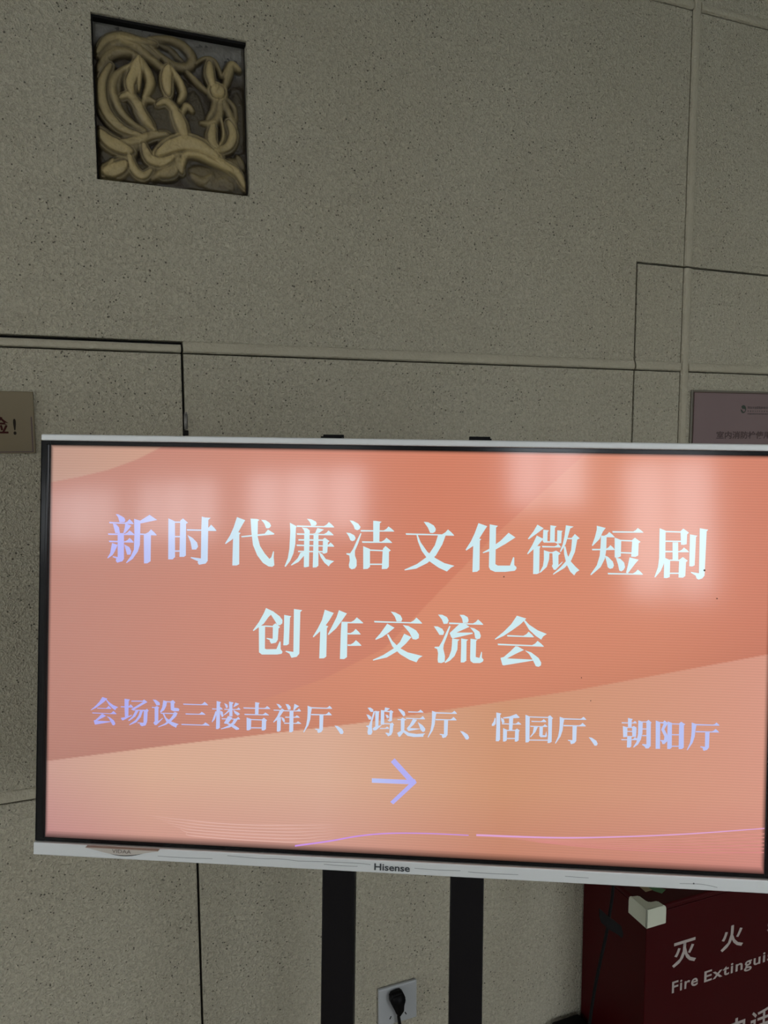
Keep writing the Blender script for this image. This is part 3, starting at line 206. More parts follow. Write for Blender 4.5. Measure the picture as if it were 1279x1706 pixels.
# ---------------------------------------------------------------- the room shell
X0, X1, YB, ZC = -7.2, 3.2, -5.0, 3.3
PX, PZ, GAP = .012, .011, .002
wall = obj('wall_back', B(X0, X1, .022, .16, -.12, ZC), M_GAP); tag(wall, kind='structure')
def grid_panel(xs, zs, mask, name, m, parent, y=0.0, depth=.022, bev=.0016):
    """flat panel made of grid cells that share one front; outline edges chamfered"""
    bm = bmesh.new(); V = {}
    def vert(i, j, back):
        k = (i, j, back)
        if k not in V: V[k] = bm.verts.new((xs[i], y + (depth if back else 0), zs[j]))
        return V[k]
    nx, nz = len(xs) - 1, len(zs) - 1
    on = lambda i, j: 0 <= i < nx and 0 <= j < nz and mask(i, j)
    for i in range(nx):
        for j in range(nz):
            if not on(i, j): continue
            bm.faces.new((vert(i, j, 0), vert(i + 1, j, 0), vert(i + 1, j + 1, 0), vert(i, j + 1, 0)))
            for (di, dj, a, b) in ((-1, 0, (i, j + 1), (i, j)), (1, 0, (i + 1, j), (i + 1, j + 1)), (0, -1, (i, j), (i + 1, j)), (0, 1, (i + 1, j + 1), (i, j + 1))):
                if not on(i + di, j + dj): bm.faces.new((vert(*a, 0), vert(*a, 1), vert(*b, 1), vert(*b, 0)))
    bmesh.ops.recalc_face_normals(bm, faces=bm.faces)
    es = [e for e in bm.edges if len(e.link_faces) == 2 and abs(e.link_faces[0].normal.y) > .9 and abs(e.link_faces[1].normal.y) < .1 or len(e.link_faces) == 2 and abs(e.link_faces[1].normal.y) > .9 and abs(e.link_faces[0].normal.y) < .1]
    bmesh.ops.bevel(bm, geom=es, offset=bev, segments=2, affect='EDGES', profile=.5)
    return obj(name, bm, m, parent)
def rect_panel(x0, x1, z0, z1, parent): return grid_panel([x0, x1], [z0, z1], lambda i, j: True, 'panel', M_ST, parent)
def band(x0, x1, z0, z1, parent, horiz=True):
    """rounded joint bead between panels: its lower (or left) edge stands clear of the panel"""
    n = 8; bm = bmesh.new(); a, b = (z0, z1) if horiz else (x0, x1); prof = []
    a += .0024
    for k in range(n + 1):
        t = k / n; prof.append((a + (b - a) * t, -.0042 * math.sin(math.pi * min(1, t * .78 + .22)) ** .8 if k else .001))
    prof = [(a, .02)] + prof + [(b, .02)]
    ends = []
    for s in ((x0, x1) if horiz else (z0, z1)):
        ends.append([bm.verts.new((s, y, p) if horiz else (p, y, s)) for p, y in prof])
    for k in range(len(prof) - 1): bm.faces.new((ends[0][k], ends[1][k], ends[1][k + 1], ends[0][k + 1]))
    bm.faces.new(ends[0]); bm.faces.new(ends[1][::-1]); return obj('joint_band', bm, M_BAND, parent)
# grid: joints every 0.776 m in height, 1.55 m in width
ZJ = [(.2205, .2425), (.9965, 1.0185), (1.7725, 1.7945), (2.5585, 2.5805)]; XJ = [(1.250, 1.274), (2.80, 2.824), (-.300, -.276), (-1.85, -1.826), (-3.40, -3.376), (-4.95, -4.926), (-6.5, -6.476)]
xcuts = sorted([X0] + [c for j in XJ for c in j] + [X1]); zcuts = sorted([0] + [c for j in ZJ for c in j] + [ZC])
XC = [(xcuts[i], xcuts[i + 1]) for i in range(0, len(xcuts), 2)]; ZCL = [(zcuts[i], zcuts[i + 1]) for i in range(0, len(zcuts), 2)]
DL, DLT = .1335, 1.7885           # left access door: right edge, top edge
DR, DRT, DRX = 1.1225, 2.0065, 2.05   # right access door: left edge, top edge, right edge
DLX, DZ = -.82, .10; g = .0042
door_l = empty('door_1', (0, 0, 0), kind='structure'); door_r = empty('door_2', (0, 0, 0), kind='structure')
def split(lo, hi, cuts): 
    p = [lo] + sorted(c for c in cuts if lo < c < hi) + [hi]; return p
def owner(x, z):
    if DLX < x < DL and DZ < z < DLT: return 'L'
    if DR < x < DRX and DZ < z < DRT: return 'R'
    if DLX - g < x < DL + g and DZ - g < z < DLT + g: return None
    if DR - g < x < DRX + g and DZ - g < z < DRT + g: return None
    return 'W'
par = {'L': door_l, 'R': door_r, 'W': wall}
RX0, RX1, RZ0, RZ1 = .0068, .2620, 2.0560, 2.3195   # recess for the carved tile
cx_ = [DLX - g, DLX, DL, DL + g, DR - g, DR, DRX, DRX + g]; cz_ = [DZ - g, DZ, DLT, DLT + g, DRT, DRT + g]
hole = lambda x, z: RX0 < x < RX1 and RZ0 < z < RZ1
for (a, b) in XC:
    for (c, d) in ZCL:
        xs = split(a, b, cx_ + [RX0, RX1]); zs = split(c, d, cz_ + [RZ0, RZ1])
        mid = lambda s, i: (s[i] + s[i + 1]) / 2
        for w in 'LRW':
            mk = lambda i, j: owner(mid(xs, i), mid(zs, j)) == w and not hole(mid(xs, i), mid(zs, j))
            if any(mk(i, j) for i in range(len(xs) - 1) for j in range(len(zs) - 1)): grid_panel(xs, zs, mk, 'panel', M_ST, par[w])
for (c, d) in ZJ:      # horizontal beads, cut by the doors
    for (a, b) in XC:
        xs = split(a, b, cx_)
        for i in range(len(xs) - 1):
            x_ = (xs[i] + xs[i + 1]) / 2; o_ = owner(x_, (c + d) / 2)
            if o_ is None: continue
            if c < DLT < d and o_ == 'L': band(xs[i], xs[i + 1], c, DLT, door_l)
            elif c < DRT < d and o_ == 'R': band(xs[i], xs[i + 1], c, DRT, door_r)
            else: band(xs[i], xs[i + 1], c, d, par[o_])
for (a, b) in XJ:      # vertical beads run through
    zs = split(0, ZC, cz_)
    for i in range(len(zs) - 1):
        o_ = owner((a + b) / 2, (zs[i] + zs[i + 1]) / 2)
        if o_: band(a, b, zs[i], zs[i + 1], par[o_], horiz=False)
hb = bmesh.new(); tube(hb, [(.1385, -.001, 1.640), (.1385, -.001, 1.6665)], .0032, 12); tube(hb, [(.1385, -.001, 1.6672), (.1385, -.001, 1.670)], .0026, 12)
obj('hinge', hb, mat('hinge_steel', (.22, .21, .19, 1), .5, metal=.5), door_l, True)
hb = bmesh.new(); box(hb, .1345, .1425, -.0022, .012, 1.6285, 1.638, .001); obj('hinge_leaf', hb, M_GAP, door_l)
# floor of stone slabs
fl = obj('floor', B(X0, X1, YB, .022, -.12, -.008), M_GROUT); tag(fl, kind='structure')
tm = None; n_ = 0
for i in range(int((X1 - X0) / .8) + 1):
    for j in range(7):
        x = X0 + i * .8; y = -j * .8
        if x + .8 > X1 + .01 or y - .8 < YB - .7: continue
        if tm is None:
            tb = B(.0015, .7985, -.7985, -.0015, -.008, 0, .0008, 1); t_ = obj('floor_tile', tb, M_TILE, fl); tm = t_.data
        else: t_ = link_mesh('floor_tile', tm, None, fl)
        t_.location = (x, y, 0)
ce = obj('ceiling', B(X0, X1, YB, .16, ZC, ZC + .12), M_CEIL); tag(ce, kind='structure')
tag(obj('wall_right', B(X1, X1 + .15, YB - .2, .16, -.12, ZC + .12), M_PLASTER), kind='structure')
LY0, LY1, LZ0, LZ1 = -3.7, -.9, .06, 2.40        # added glazed opening in the unseen left wall, brightens the panels
lw = bmesh.new()
box(lw, X0 - .15, X0, YB - .2, LY0, -.12, ZC + .12); box(lw, X0 - .15, X0, LY1, .16, -.12, ZC + .12); box(lw, X0 - .15, X0, LY0, LY1, LZ1, ZC + .12); box(lw, X0 - .15, X0, LY0, LY1, -.12, LZ0)
tag(obj('wall_left', lw, M_PLASTER), kind='structure')
lf = bmesh.new(); box(lf, X0 - .10, X0 - .05, LY0, LY1, LZ0, LZ0 + .05); box(lf, X0 - .10, X0 - .05, LY0, LY1, LZ1 - .05, LZ1)
for q in (LY0, (2 * LY0 + LY1) / 3, (LY0 + 2 * LY1) / 3, LY1 - .05): box(lf, X0 - .10, X0 - .05, q, q + .05, LZ0 + .05, LZ1 - .05)
lwin = obj('window_7', lf, M_FRAME); tag(lwin, kind='structure'); obj('window_pane', B(X0 - .078, X0 - .072, LY0, LY1, LZ0 + .05, LZ1 - .05), M_GLASS, lwin)  # added window in the unseen left wall
lamp_area('window_portal', (X0 - .02, (LY0 + LY1) / 2, (LZ0 + LZ1) / 2), (0, math.radians(-90), 0), LZ1 - LZ0, LY1 - LY0, 1, portal=True)
# window wall behind the photographer
WIN = [(-6.55, -5.35, 1.70, 2.36), (-5.15, -3.95, 1.72, 2.38), (-3.70, -2.30, 1.74, 2.40), (-1.10, -.42, 1.90, 2.62), (-.22, .45, 1.20, 2.30), (1.25, 2.95, .06, 2.40)]  # last opening is added, outside the screen's reflection, to bring in more light
xs = sorted({X0, X1} | {v for w in WIN for v in w[:2]}); zs = sorted({0, ZC} | {v for w in WIN for v in w[2:]})
inwin = lambda x, z: any(w[0] < x < w[1] and w[2] < z < w[3] for w in WIN)
bw = bmesh.new()
for i in range(len(xs) - 1):
    for j in range(len(zs) - 1):
        if not inwin((xs[i] + xs[i + 1]) / 2, (zs[j] + zs[j + 1]) / 2): box(bw, xs[i], xs[i + 1], YB - .2, YB, zs[j], zs[j + 1])
bmesh.ops.remove_doubles(bw, verts=bw.verts, dist=1e-4)
tag(obj('wall_front', bw, M_PLASTER), kind='structure')
for k, (a, b, c, d) in enumerate(WIN):
    fb = bmesh.new(); y0, y1 = YB - .13, YB - .07; q = .045
    box(fb, a, a + q, y0, y1, c, d); box(fb, b - q, b, y0, y1, c, d); box(fb, a + q, b - q, y0, y1, c, c + q); box(fb, a + q, b - q, y0, y1, d - q, d)
    nm = 1 if b - a < 1 else 2
    for s in range(1, nm + 1):
        x = a + (b - a) * s / (nm + 1); box(fb, x - .02, x + .02, y0, y1, c + q, d - q)
    w_ = obj('window_%d' % (k + 1), fb, M_FRAME); tag(w_, kind='structure')  # the last one is the added window
    obj('window_pane', B(a + q, b - q, YB - .104, YB - .098, c + q, d - q), M_GLASS, w_)
    lamp_area('window_portal', ((a + b) / 2, YB - .03, (c + d) / 2), (math.radians(90), 0, 0), b - a, d - c, 1, portal=True).rotation_euler = (math.radians(-90), 0, math.radians(180))
grd = obj('ground', B(-60, 60, -80, YB - .2, -.3, -.12), mat('paving_outside', (.42, .42, .40, 1), .8)); tag(grd, kind='structure')
# ---------------------------------------------------------------- carved tile set in the wall
def relief():
    n = 240; u = np.linspace(0, 1, n); U, V = np.meshgrid(u, u); Hh = np.zeros((n, n)); raised = np.zeros((n, n))
    for w, h, pts in RELIEF:
        P = [(p[0], p[1]) for p in smooth_path([(x, y, 0) for x, y in pts], 5)]; m_ = len(P) - 1
        best = np.zeros((n, n))
        for i in range(m_):
            (ax, ay), (bx, by) = P[i], P[i + 1]; dx, dy = bx - ax, by - ay; l2 = dx * dx + dy * dy + 1e-9
            t = np.clip(((U - ax) * dx + (V - ay) * dy) / l2, 0, 1); dd = np.hypot(U - ax - t * dx, V - ay - t * dy)
            s = (i + t) / m_; r = (w / 2 * 1.28 + .006) * (.34 + .66 * np.sin(np.pi * np.clip(s * .85 + .1, 0, 1)) ** .6)
            k = np.clip(1 - (dd / r) ** 2, 0, 1) ** .5 * (.75 + .25 * r / (w / 2)) 
            best = np.maximum(best, k)
        if w > .058: best = best * (1 - .30 * np.exp(-((np.sqrt(np.clip(1 - best ** 2, 0, 1)) - .48) / .13) ** 2))
        Hn = best * h * (.50 + 3.4 * w)
        Hh = np.maximum(Hh, Hn) + .12 * np.minimum(Hh, Hn)
    rng = np.random.RandomState(3); Nn = rng.rand(n, n)
    for _ in range(3): Nn = (Nn + np.roll(Nn, 1, 0) + np.roll(Nn, -1, 0) + np.roll(Nn, 1, 1) + np.roll(Nn, -1, 1)) / 5
    raised = np.clip(Hh / .30, 0, 1)
    low = np.sin(U * 23 + 3 * np.sin(V * 9)) * np.sin(V * 21 + 2 * np.sin(U * 11)); Hh = Hh + .14 * np.clip(low + .3, 0, 1) * (1 - raised)
    Z = Hh * .0185 + (Nn - .5) * .0022
    edge = np.minimum(np.minimum(U, 1 - U), np.minimum(V, 1 - V)); Z *= np.clip(edge / .02, 0, 1)
    yb = .0205; w_, h_ = RX1 - RX0 - .004, RZ1 - RZ0 - .006
    co = np.stack([RX0 + .002 + U * w_, yb - Z, RZ1 - .004 - V * h_], -1).reshape(-1, 3)
    idx = np.arange(n * n).reshape(n, n); f = np.stack([idx[:-1, :-1], idx[1:, :-1], idx[1:, 1:], idx[:-1, 1:]], -1).reshape(-1, 4)
    me = bpy.data.meshes.new('carved_tile'); me.from_pydata(co.tolist(), [], f.tolist())
    ca = me.color_attributes.new('col', 'FLOAT_COLOR', 'POINT')
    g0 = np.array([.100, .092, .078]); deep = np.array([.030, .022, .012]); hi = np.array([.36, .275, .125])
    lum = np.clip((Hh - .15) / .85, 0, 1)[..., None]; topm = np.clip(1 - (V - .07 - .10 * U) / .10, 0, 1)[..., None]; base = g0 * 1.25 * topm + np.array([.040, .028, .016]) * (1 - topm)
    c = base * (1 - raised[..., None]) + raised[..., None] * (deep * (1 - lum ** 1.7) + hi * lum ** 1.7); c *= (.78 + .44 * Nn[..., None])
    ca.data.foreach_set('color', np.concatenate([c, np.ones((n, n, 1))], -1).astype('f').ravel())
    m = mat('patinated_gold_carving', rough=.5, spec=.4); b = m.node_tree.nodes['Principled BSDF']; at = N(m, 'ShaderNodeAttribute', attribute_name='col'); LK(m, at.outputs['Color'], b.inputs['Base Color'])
    t = N(m, 'ShaderNodeTexCoord'); nz = N(m, 'ShaderNodeTexNoise', i_Scale=350, i_Detail=3); bp = N(m, 'ShaderNodeBump', i_Strength=.5, i_Distance=.001); LK(m, t.outputs['Object'], nz.inputs['Vector']); LK(m, nz.outputs[0], bp.inputs['Height']); LK(m, bp.outputs[0], b.inputs['Normal'])
    o = link_mesh('carving', me, m, None, True); return o
rt = empty('carved_tile', ((RX0 + RX1) / 2, .02, RZ0), label='square carved floral relief tile, dull gold, recessed in the grey wall above the screen', cat='carving')
rc = relief(); rc.parent = rt; rc.matrix_parent_inverse = Matrix.Translation((-(RX0 + RX1) / 2, -.02, -RZ0))
bk = obj('backing', B(RX0 + .001, RX1 - .001, .0206, .0218, RZ0 + .001, RZ1 - .001), mat('tile_backing', (.05, .045, .04, 1), .8), rt); bk.matrix_parent_inverse = rc.matrix_parent_inverse.copy()
for q in ((RX0 + .0005, RX1 - .0005, RZ1 - .0046, RZ1 - .0004), (RX0 + .0004, RX0 + .0026, RZ0 + .001, RZ1 - .0047)):
    k_ = obj('open_joint', B(q[0], q[1], .006, .0205, q[2], q[3]), M_GAP, rt); k_.matrix_parent_inverse = rc.matrix_parent_inverse.copy()
# ---------------------------------------------------------------- television
P0 = Vector((-0.067145, -0.265251, 1.614849)); U_ = Vector((0.908238, -0.418051, -0.018360)).normalized(); V_ = Vector((-0.053975, -0.073529, -0.995831)).normalized()
Nn_ = Vector((0.414959, 0.905443, -0.089346)).normalized()   # into the set
TVM = Matrix((( U_.x, Nn_.x, -V_.x, P0.x), (U_.y, Nn_.y, -V_.y, P0.y), (U_.z, Nn_.z, -V_.z, P0.z), (0, 0, 0, 1)))
tv = empty('television'); tv.matrix_world = TVM; tag(tv, 'flat screen television with silver trim showing an orange notice in Chinese', 'television')
SW, SH = .952, .5355
def tvp(name, bm, m, smooth=False, parent=None): return obj(name, bm, m, parent or tv, smooth)
# picture colours (screen emission) with room-reflection haze mixed in, sRGB control values
def pic(u, v):
    """u,v arrays in metres from the picture's upper left corner"""
    x = u / SW; y = v / SH
    def ramp(t, ks, cs): return np.stack([np.interp(t, ks, [c[i] for c in cs]) for i in range(3)], -1)
    A = ramp(x, [0, .3, .55, .8], [(187, 133, 120), (203, 136, 117), (208, 128, 102), (211, 131, 105)])
    Bc = ramp(x, [.2, .5, .85, 1], [(202, 138, 118), (215, 140, 111), (213, 137, 110), (207, 129, 106)])
    Cc = ramp(x, [0, .15, .4, .65, 1], [(200, 155, 143), (214, 170, 146), (216, 172, 149), (206, 149, 116), (214, 152, 133)])
    Tc = ramp(x, [0, .16], [(190, 150, 134), (204, 156, 134)])
    l1 = np.interp(u, [.10, .2, .30, .38, .46, .53, .60, .715, .74], [.375, .36, .335, .305, .2616, .185, .11, 0, -.03])
    l2 = np.interp(u, [0, .187, .43, .711, .952], [.4315, .4002, .3621, .3079, .253]); tw = np.interp(u, [0, .04, .08, .12, .155, .16], [.051, .043, .033, .018, 0, -.01])
    aa = .0009
    k1 = np.clip((v - l1) / aa + .5, 0, 1)[..., None] * np.clip((u - .16) / .2, 0, 1)[..., None]; k2 = np.clip((v - l2) / aa + .5, 0, 1)[..., None]; kt = np.clip((tw - v) / aa + .5, 0, 1)[..., None]
    c = lin(A) * (1 - k1) + lin(Bc) * k1
    c = c * (1 - .10 * np.exp(-np.clip(v - l1, 0, 1) / .03))[..., None] if False else c
    sh = (np.exp(-np.clip(l2 - v, 0, 1) / .05) * (v < l2))[..., None]; c = c * (1 - .10 * sh)
    c = c * (1 - k2) + lin(Cc) * k2; c = c * (1 - kt) + lin(Tc) * kt
    low = np.clip((v - .44) / .09, 0, 1)[..., None]; c = c * (1 - low * np.array([.10, .22, .12]))
    e = np.minimum.reduce([u / .004, (SW - u) / .005, v / .004, (SH - v) / .010]); c = c * (.12 + .88 * np.clip(e, 0, 1))[..., None]  # bezel shade painted into the picture edges
    return c
def glow_mat(name, strength=1.0, scan=True):
    m = mat(name, (.0, .0, .0, 1), .11, spec=.5); b = m.node_tree.nodes['Principled BSDF']; at = N(m, 'ShaderNodeAttribute', attribute_name='col')
    if scan:
        t = N(m, 'ShaderNodeTexCoord'); s = N(m, 'ShaderNodeSeparateXYZ'); LK(m, t.outputs['Object'], s.inputs[0])
        mu = N(m, 'ShaderNodeMath', operation='MULTIPLY'); LK(m, s.outputs['Z'], mu.inputs[0]); mu.inputs[1].default_value = 2 * math.pi / .0034
        si = N(m, 'ShaderNodeMath', operation='SINE'); LK(m, mu.outputs[0], si.inputs[0]); ma = N(m, 'ShaderNodeMath', operation='MULTIPLY_ADD'); LK(m, si.outputs[0], ma.inputs[0]); ma.inputs[1].default_value = .05 * strength; ma.inputs[2].default_value = strength
        LK(m, ma.outputs[0], b.inputs['Emission Strength'])
    else: b.inputs['Emission Strength'].default_value = strength
    LK(m, at.outputs['Color'], b.inputs['Emission Color']); return m
M_PIC = glow_mat('lit_picture', .98); M_TXT = glow_mat('lit_lettering', .93, False)
nx, nz = 640, 360; gu = np.linspace(0, SW, nx + 1); gv = np.linspace(0, SH, nz + 1); GU, GV = np.meshgrid(gu, gv)
co = np.stack([GU, np.zeros_like(GU), -GV], -1).reshape(-1, 3); idx = np.arange((nx + 1) * (nz + 1)).reshape(nz + 1, nx + 1)
f = np.stack([idx[:-1, :-1], idx[1:, :-1], idx[1:, 1:], idx[:-1, 1:]], -1).reshape(-1, 4)
me = bpy.data.meshes.new('screen'); me.vertices.add(len(co)); me.vertices.foreach_set('co', co.ravel()); me.loops.add(f.size); me.loops.foreach_set('vertex_index', f.ravel().astype(np.int32))
me.polygons.add(len(f)); me.polygons.foreach_set('loop_start', np.arange(0, f.size, 4, dtype=np.int32)); me.update(calc_edges=True); me.validate()
ca = me.color_attributes.new('col', 'FLOAT_COLOR', 'POINT'); ca.data.foreach_set('color', np.concatenate([pic(GU, GV), np.ones(GU.shape + (1,))], -1).astype('f').ravel())
scr = link_mesh('screen', me, M_PIC, tv)
def lerp(a, b, t): return tuple(float(x) for x in (lin(a) * (1 - t) + lin(b) * t)) + (1,)
def col_title(x, v): return lerp((186, 186, 250), (212, 240, 246), min(1, max(0, (x - .10) / .18)))
def col_small(x, v): return lerp((178, 176, 246), (206, 222, 248), min(1, max(0, (x - .10) / .26))) if x < .75 else lerp((206, 222, 248), (190, 200, 250), min(1, (x - .75) / .08))
def clusters(polys, gap):
    out = []
    for p in sorted(polys, key=lambda p: min(q[0] for q in p)):
        a, b_ = min(q[0] for q in p), max(q[0] for q in p)
        if out and a < out[-1][1] + gap: out[-1][0].append(p); out[-1][1] = max(out[-1][1], b_)
        else: out.append([[p], b_])
    return [o[0] for o in out]
for row in ([p for p in TITLE if p[0][1] < 19000], [p for p in TITLE if p[0][1] >= 19000]):
    for c_ in clusters(row, 700): flat_polys('title_character', c_, -.0004, M_TXT, scr, col_title)
for c_ in clusters(SMALL, 130): flat_polys('venue_character', c_, -.0004, M_TXT, scr, col_small)
flat_polys('arrow', ARROW, -.0004, M_TXT, scr, lambda x, v: lerp((196, 214, 250), (184, 180, 248), min(1, max(0, (x - .43) / .04))))
def ribbon(name, pts, w0, w1, col, parent=scr, taper=0):
    P = smooth_path([(x, -v, 0) for x, v in pts], 8); n = len(P); up = []; dn = []
    for i, p in enumerate(P):
        w = (w0 + (w1 - w0) * i / (n - 1)) / 2 * (min(1, i / (n * .25)) if taper else 1) * (min(1, (n - 1 - i) / (n * .25)) if taper > 1 else 1); up.append((p.x, p.y + w)); dn.append((p.x, p.y - w))
    bm = bmesh.new(); a = [bm.verts.new((x, -.0003, z)) for x, z in up]; b = [bm.verts.new((x, -.0003, z)) for x, z in dn]
    for i in range(n - 1): bm.faces.new((b[i], b[i + 1], a[i + 1], a[i]))
    me = bpy.data.meshes.new(name); bm.to_mesh(me); bm.free(); ca = me.color_attributes.new('col', 'FLOAT_COLOR', 'POINT')
    for v in me.vertices: ca.data[v.index].color = L4(*col)
    return link_mesh(name, me, M_TXT, parent)
ribbon('wave_line', [(.585, .5035), (.68, .502), (.75, .498), (.85, .489), (.951, .4765)], .0026, .0012, (226, 168, 216))
for k in range(6):
    ribbon('wave_line', [(.60 + .012 * k, .5045 + .0008 * k), (.68, .5045 + .0010 * k), (.75, .5015 + .0022 * k), (.85, .4945 + .0036 * k), (.951, .4835 + .0048 * k)], .0007, .0012, (222, 150 - 2 * k, 138), taper=1)
ribbon('wave_line', [(.345, .5300), (.39, .5215), (.43, .5125), (.47, .5070), (.52, .5046), (.575, .5043)], .0022, .0012, (205, 150, 236))
for k in range(6):
    ribbon('wave_line', [(.14 + .012 * k, .4985 + .004 * k), (.20, .5030 + .0040 * k), (.25, .5050 + .0040 * k), (.30, .5045 + .0042 * k), (.35, .5020 + .0045 * k), (.40, .499 + .0035 * k)], .0011, .0013, (230, 184, 172), taper=2)
# bezel
bz = bmesh.new()
box(bz, -.0125, 0, -.0012, .012, -SH - .0050, .0055, .0007, 1); box(bz, SW, SW + .0125, -.0012, .012, -SH - .0050, .0055, .0007, 1)
box(bz, 0, SW, -.0008, .012, 0, .0055, .0004, 1); box(bz, 0, SW, -.0008, .012, -SH - .0050, -SH, .0004, 1)
tvp('bezel', bz, M_PIANO)
tvp('side_trim', B(-.0135, -.0127, -.0010, .022, -.5408, .0056, .0003, 1), M_BLACK); tvp('side_trim', B(SW + .0127, SW + .0135, -.0010, .022, -.5408, .0056, .0003, 1), M_BLACK)
# raised inner lip of the left / right bezel
for xa in (-.0058, SW + .0012): tvp('bezel_lip', B(xa, xa + .0046, -.0026, .001, -SH - .001, .001, .001, 2), M_PIANO)
tvp('top_trim', B(-.0118, SW + .0118, -.0045, .022, .0057, .0142, .0016, 2), M_SILVER)
tvp('bottom_trim', B(-.0135, SW + .0135, -.0055, .024, -.5580, -.5408, .0016, 2), M_SILVER)
# curved tab under the picture on the left
tb = bmesh.new(); ps = [(-.050 + .1 * k / 24) for k in range(25)]; cu = lambda t: .0074 * (max(0, math.cos(math.pi * t / .1)) ** 1.35)
lo = [(.1125 + t, -.5418 - cu(t)) for t in ps]; up = [(.1125 + t, -.5411) for t in ps[::-1]]
prism(tb, up + lo, -.0118, -.0056); tvp('sensor_tab', tb, mat('tab_beige_silver', (.50, .45, .39, 1), .4, metal=.2))
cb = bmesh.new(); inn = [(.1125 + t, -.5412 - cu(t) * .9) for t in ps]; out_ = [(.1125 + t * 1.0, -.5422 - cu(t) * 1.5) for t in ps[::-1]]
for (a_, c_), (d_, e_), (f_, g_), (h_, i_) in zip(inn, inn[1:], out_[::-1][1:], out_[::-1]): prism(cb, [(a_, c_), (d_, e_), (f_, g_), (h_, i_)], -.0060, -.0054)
tvp('tab_shadow', cb, mat('tab_shadow_grey', (.045, .045, .043, 1), .8, spec=.1))  # dark crescent strip stands in for the tab's shadow on the trim
text_mesh('tab_lettering', 'VIDAA', .026, .0048, .1127, -.5440, -.0122, M_VID, tv, bold=0)
text_mesh('maker_lettering', 'Hisense', .047, .0092, .4755, -.5495, -.0060, M_LOGO, tv, bold=.022)
for pts in ([(.255, -.5452), (.30, -.5468), (.325, -.5460), (.352, -.5475)], [(.352, -.5475), (.39, -.5466), (.43, -.5462), (.447, -.5472)], [(.385, -.5500), (.41, -.5507), (.43, -.5503)], [(.575, -.5500), (.60, -.5506), (.64, -.5502)], [(.70, -.549), (.73, -.5496)], [(.845, -.5505), (.872, -.5500), (.892, -.553)], [(.16, -.5508), (.20, -.5512), (.235, -.5505)], [(.505, -.5488), (.53, -.5495), (.565, -.5490)]):
    sb = bmesh.new(); tube(sb, smooth_path([(x, -.00555, z) for x, z in pts], 5), .00022, 5); tvp('scratch', sb, M_SCR)
sb = bmesh.new(); bmesh.ops.create_circle(sb, cap_ends=True, radius=.0011, segments=14, matrix=Matrix.Translation((.8625, -.0058, -.5495)) @ Matrix.Rotation(math.pi / 2, 4, 'X')); tvp('indicator_ring', sb, M_SCR)
hs = bmesh.new(); box(hs, .004, SW - .004, .012, .028, -SH - .010, .010, .003); box(hs, .12, SW - .12, .028, .050, -.50, -.08, .012); tvp('back_housing', hs, mat('tv_back_plastic', (.015, .015, .016, 1), .6))
for (x, z, r) in ((.8845, .1838, .0009), (.6135, .163, .0009), (.7160, .2915, .0007), (.7285, .321, .0007), (.868, .148, .0013), (.1778, .4475, .0007)):
    sb = bmesh.new(); bmesh.ops.create_circle(sb, cap_ends=True, radius=r, segments=8, matrix=Matrix.Translation((x, -.0010, -z)) @ Matrix.Rotation(math.pi / 2, 4, 'X')); tvp('dust_speck', sb, mat('dust', (.10, .07, .05, 1) if x > .2 else (.8, .75, .5, 1), .8), parent=scr)
# ---------------------------------------------------------------- stand behind the set
st = empty('television_stand'); st.matrix_world = TVM; tag(st, 'black metal floor stand with two square posts carrying the television', 'stand')
# world point -> local
INV = TVM.inverted()
def down_to_floor(x, y):   # local z where the stand's line meets the floor
    a = TVM @ Vector((x, y, 0)); d_ = TVM.to_3x3() @ Vector((0, 0, -1)); return -(a.z - .03) / -d_.z
for x in (.3935, .5745):
    zf = down_to_floor(x, .072); bm = bmesh.new(); box(bm, x - .0232, x + .0232, .060, .085, zf, -.16, .002, 2)
    for v in bm.verts:
        if v.co.z < -.3: v.co.x += (-.3 - v.co.z) * .009
    obj('post', bm, M_BLACK, st)
zf = down_to_floor(.48, .07)
for z in (-.22, -.44): obj('crossbar', B(.34, .63, .053, .060, z - .02, z + .02, .001, 1), M_BLACK, st)
for x in (.3790, .5815):
    bm = bmesh.new(); box(bm, x - .0145, x + .0145, .0505, .053, -.52, .024, .0006, 1); box(bm, x - .0145, x + .0145, .0300, .0525, .0165, .0195, .0006, 1); box(bm, x - .0145, x + .0145, .0285, .0310, .0140, .0195, .0006, 1)
    obj('hanging_rail', bm, M_BLACK, st)
bs = bmesh.new(); box(bs, .30, .68, -.13, .28, zf - .008, zf + .006, .004); ob = obj('base_plate', bs, M_BLACK, st)
# flatten the base plate onto the floor
for v in ob.data.vertices:
    w = TVM @ v.co; top = (v.co.z > zf - .001); w.z = .0145 if top else .0; v.co = INV @ w
# ---------------------------------------------------------------- power cable hanging from the set
pc = empty('power_cable', (.9, -.24, 0), label='thin black cable with a flat cable tie hanging in front of the red box', cat='cable')
off = Matrix.Translation((-.9, .24, 0))
pts = [(.60, -.42, 1.15), (.78, -.33, .98), (.888, -.25, .86), (.9075, -.24, .744), (.8997, -.24, .673), (.8921, -.24, .63), (.8821, -.24, .588), (.8696, -.24, .528), (.8601, -.24, .459), (.85, -.24, .34), (.82, -.24, .12), (.76, -.23, .012), (.62, -.20, .004), (.50, -.12, .004), (.45, -.08, .004)]
cb = bmesh.new(); tube(cb, smooth_path(pts, 8), .0032, 10); o = obj('cord', cb, M_CABLE, pc, True); o.matrix_parent_inverse = off
tb = bmesh.new(); prism(tb, [(.8725, .7035), (.8800, .6960), (.8960, .6790), (.9100, .6680), (.9270, .6520), (.9330, .6330), (.9300, .6250), (.9180, .6380), (.9000, .6500), (.8880, .6620), (.8780, .6720), (.8735, .6860)], -.2445, -.2425)
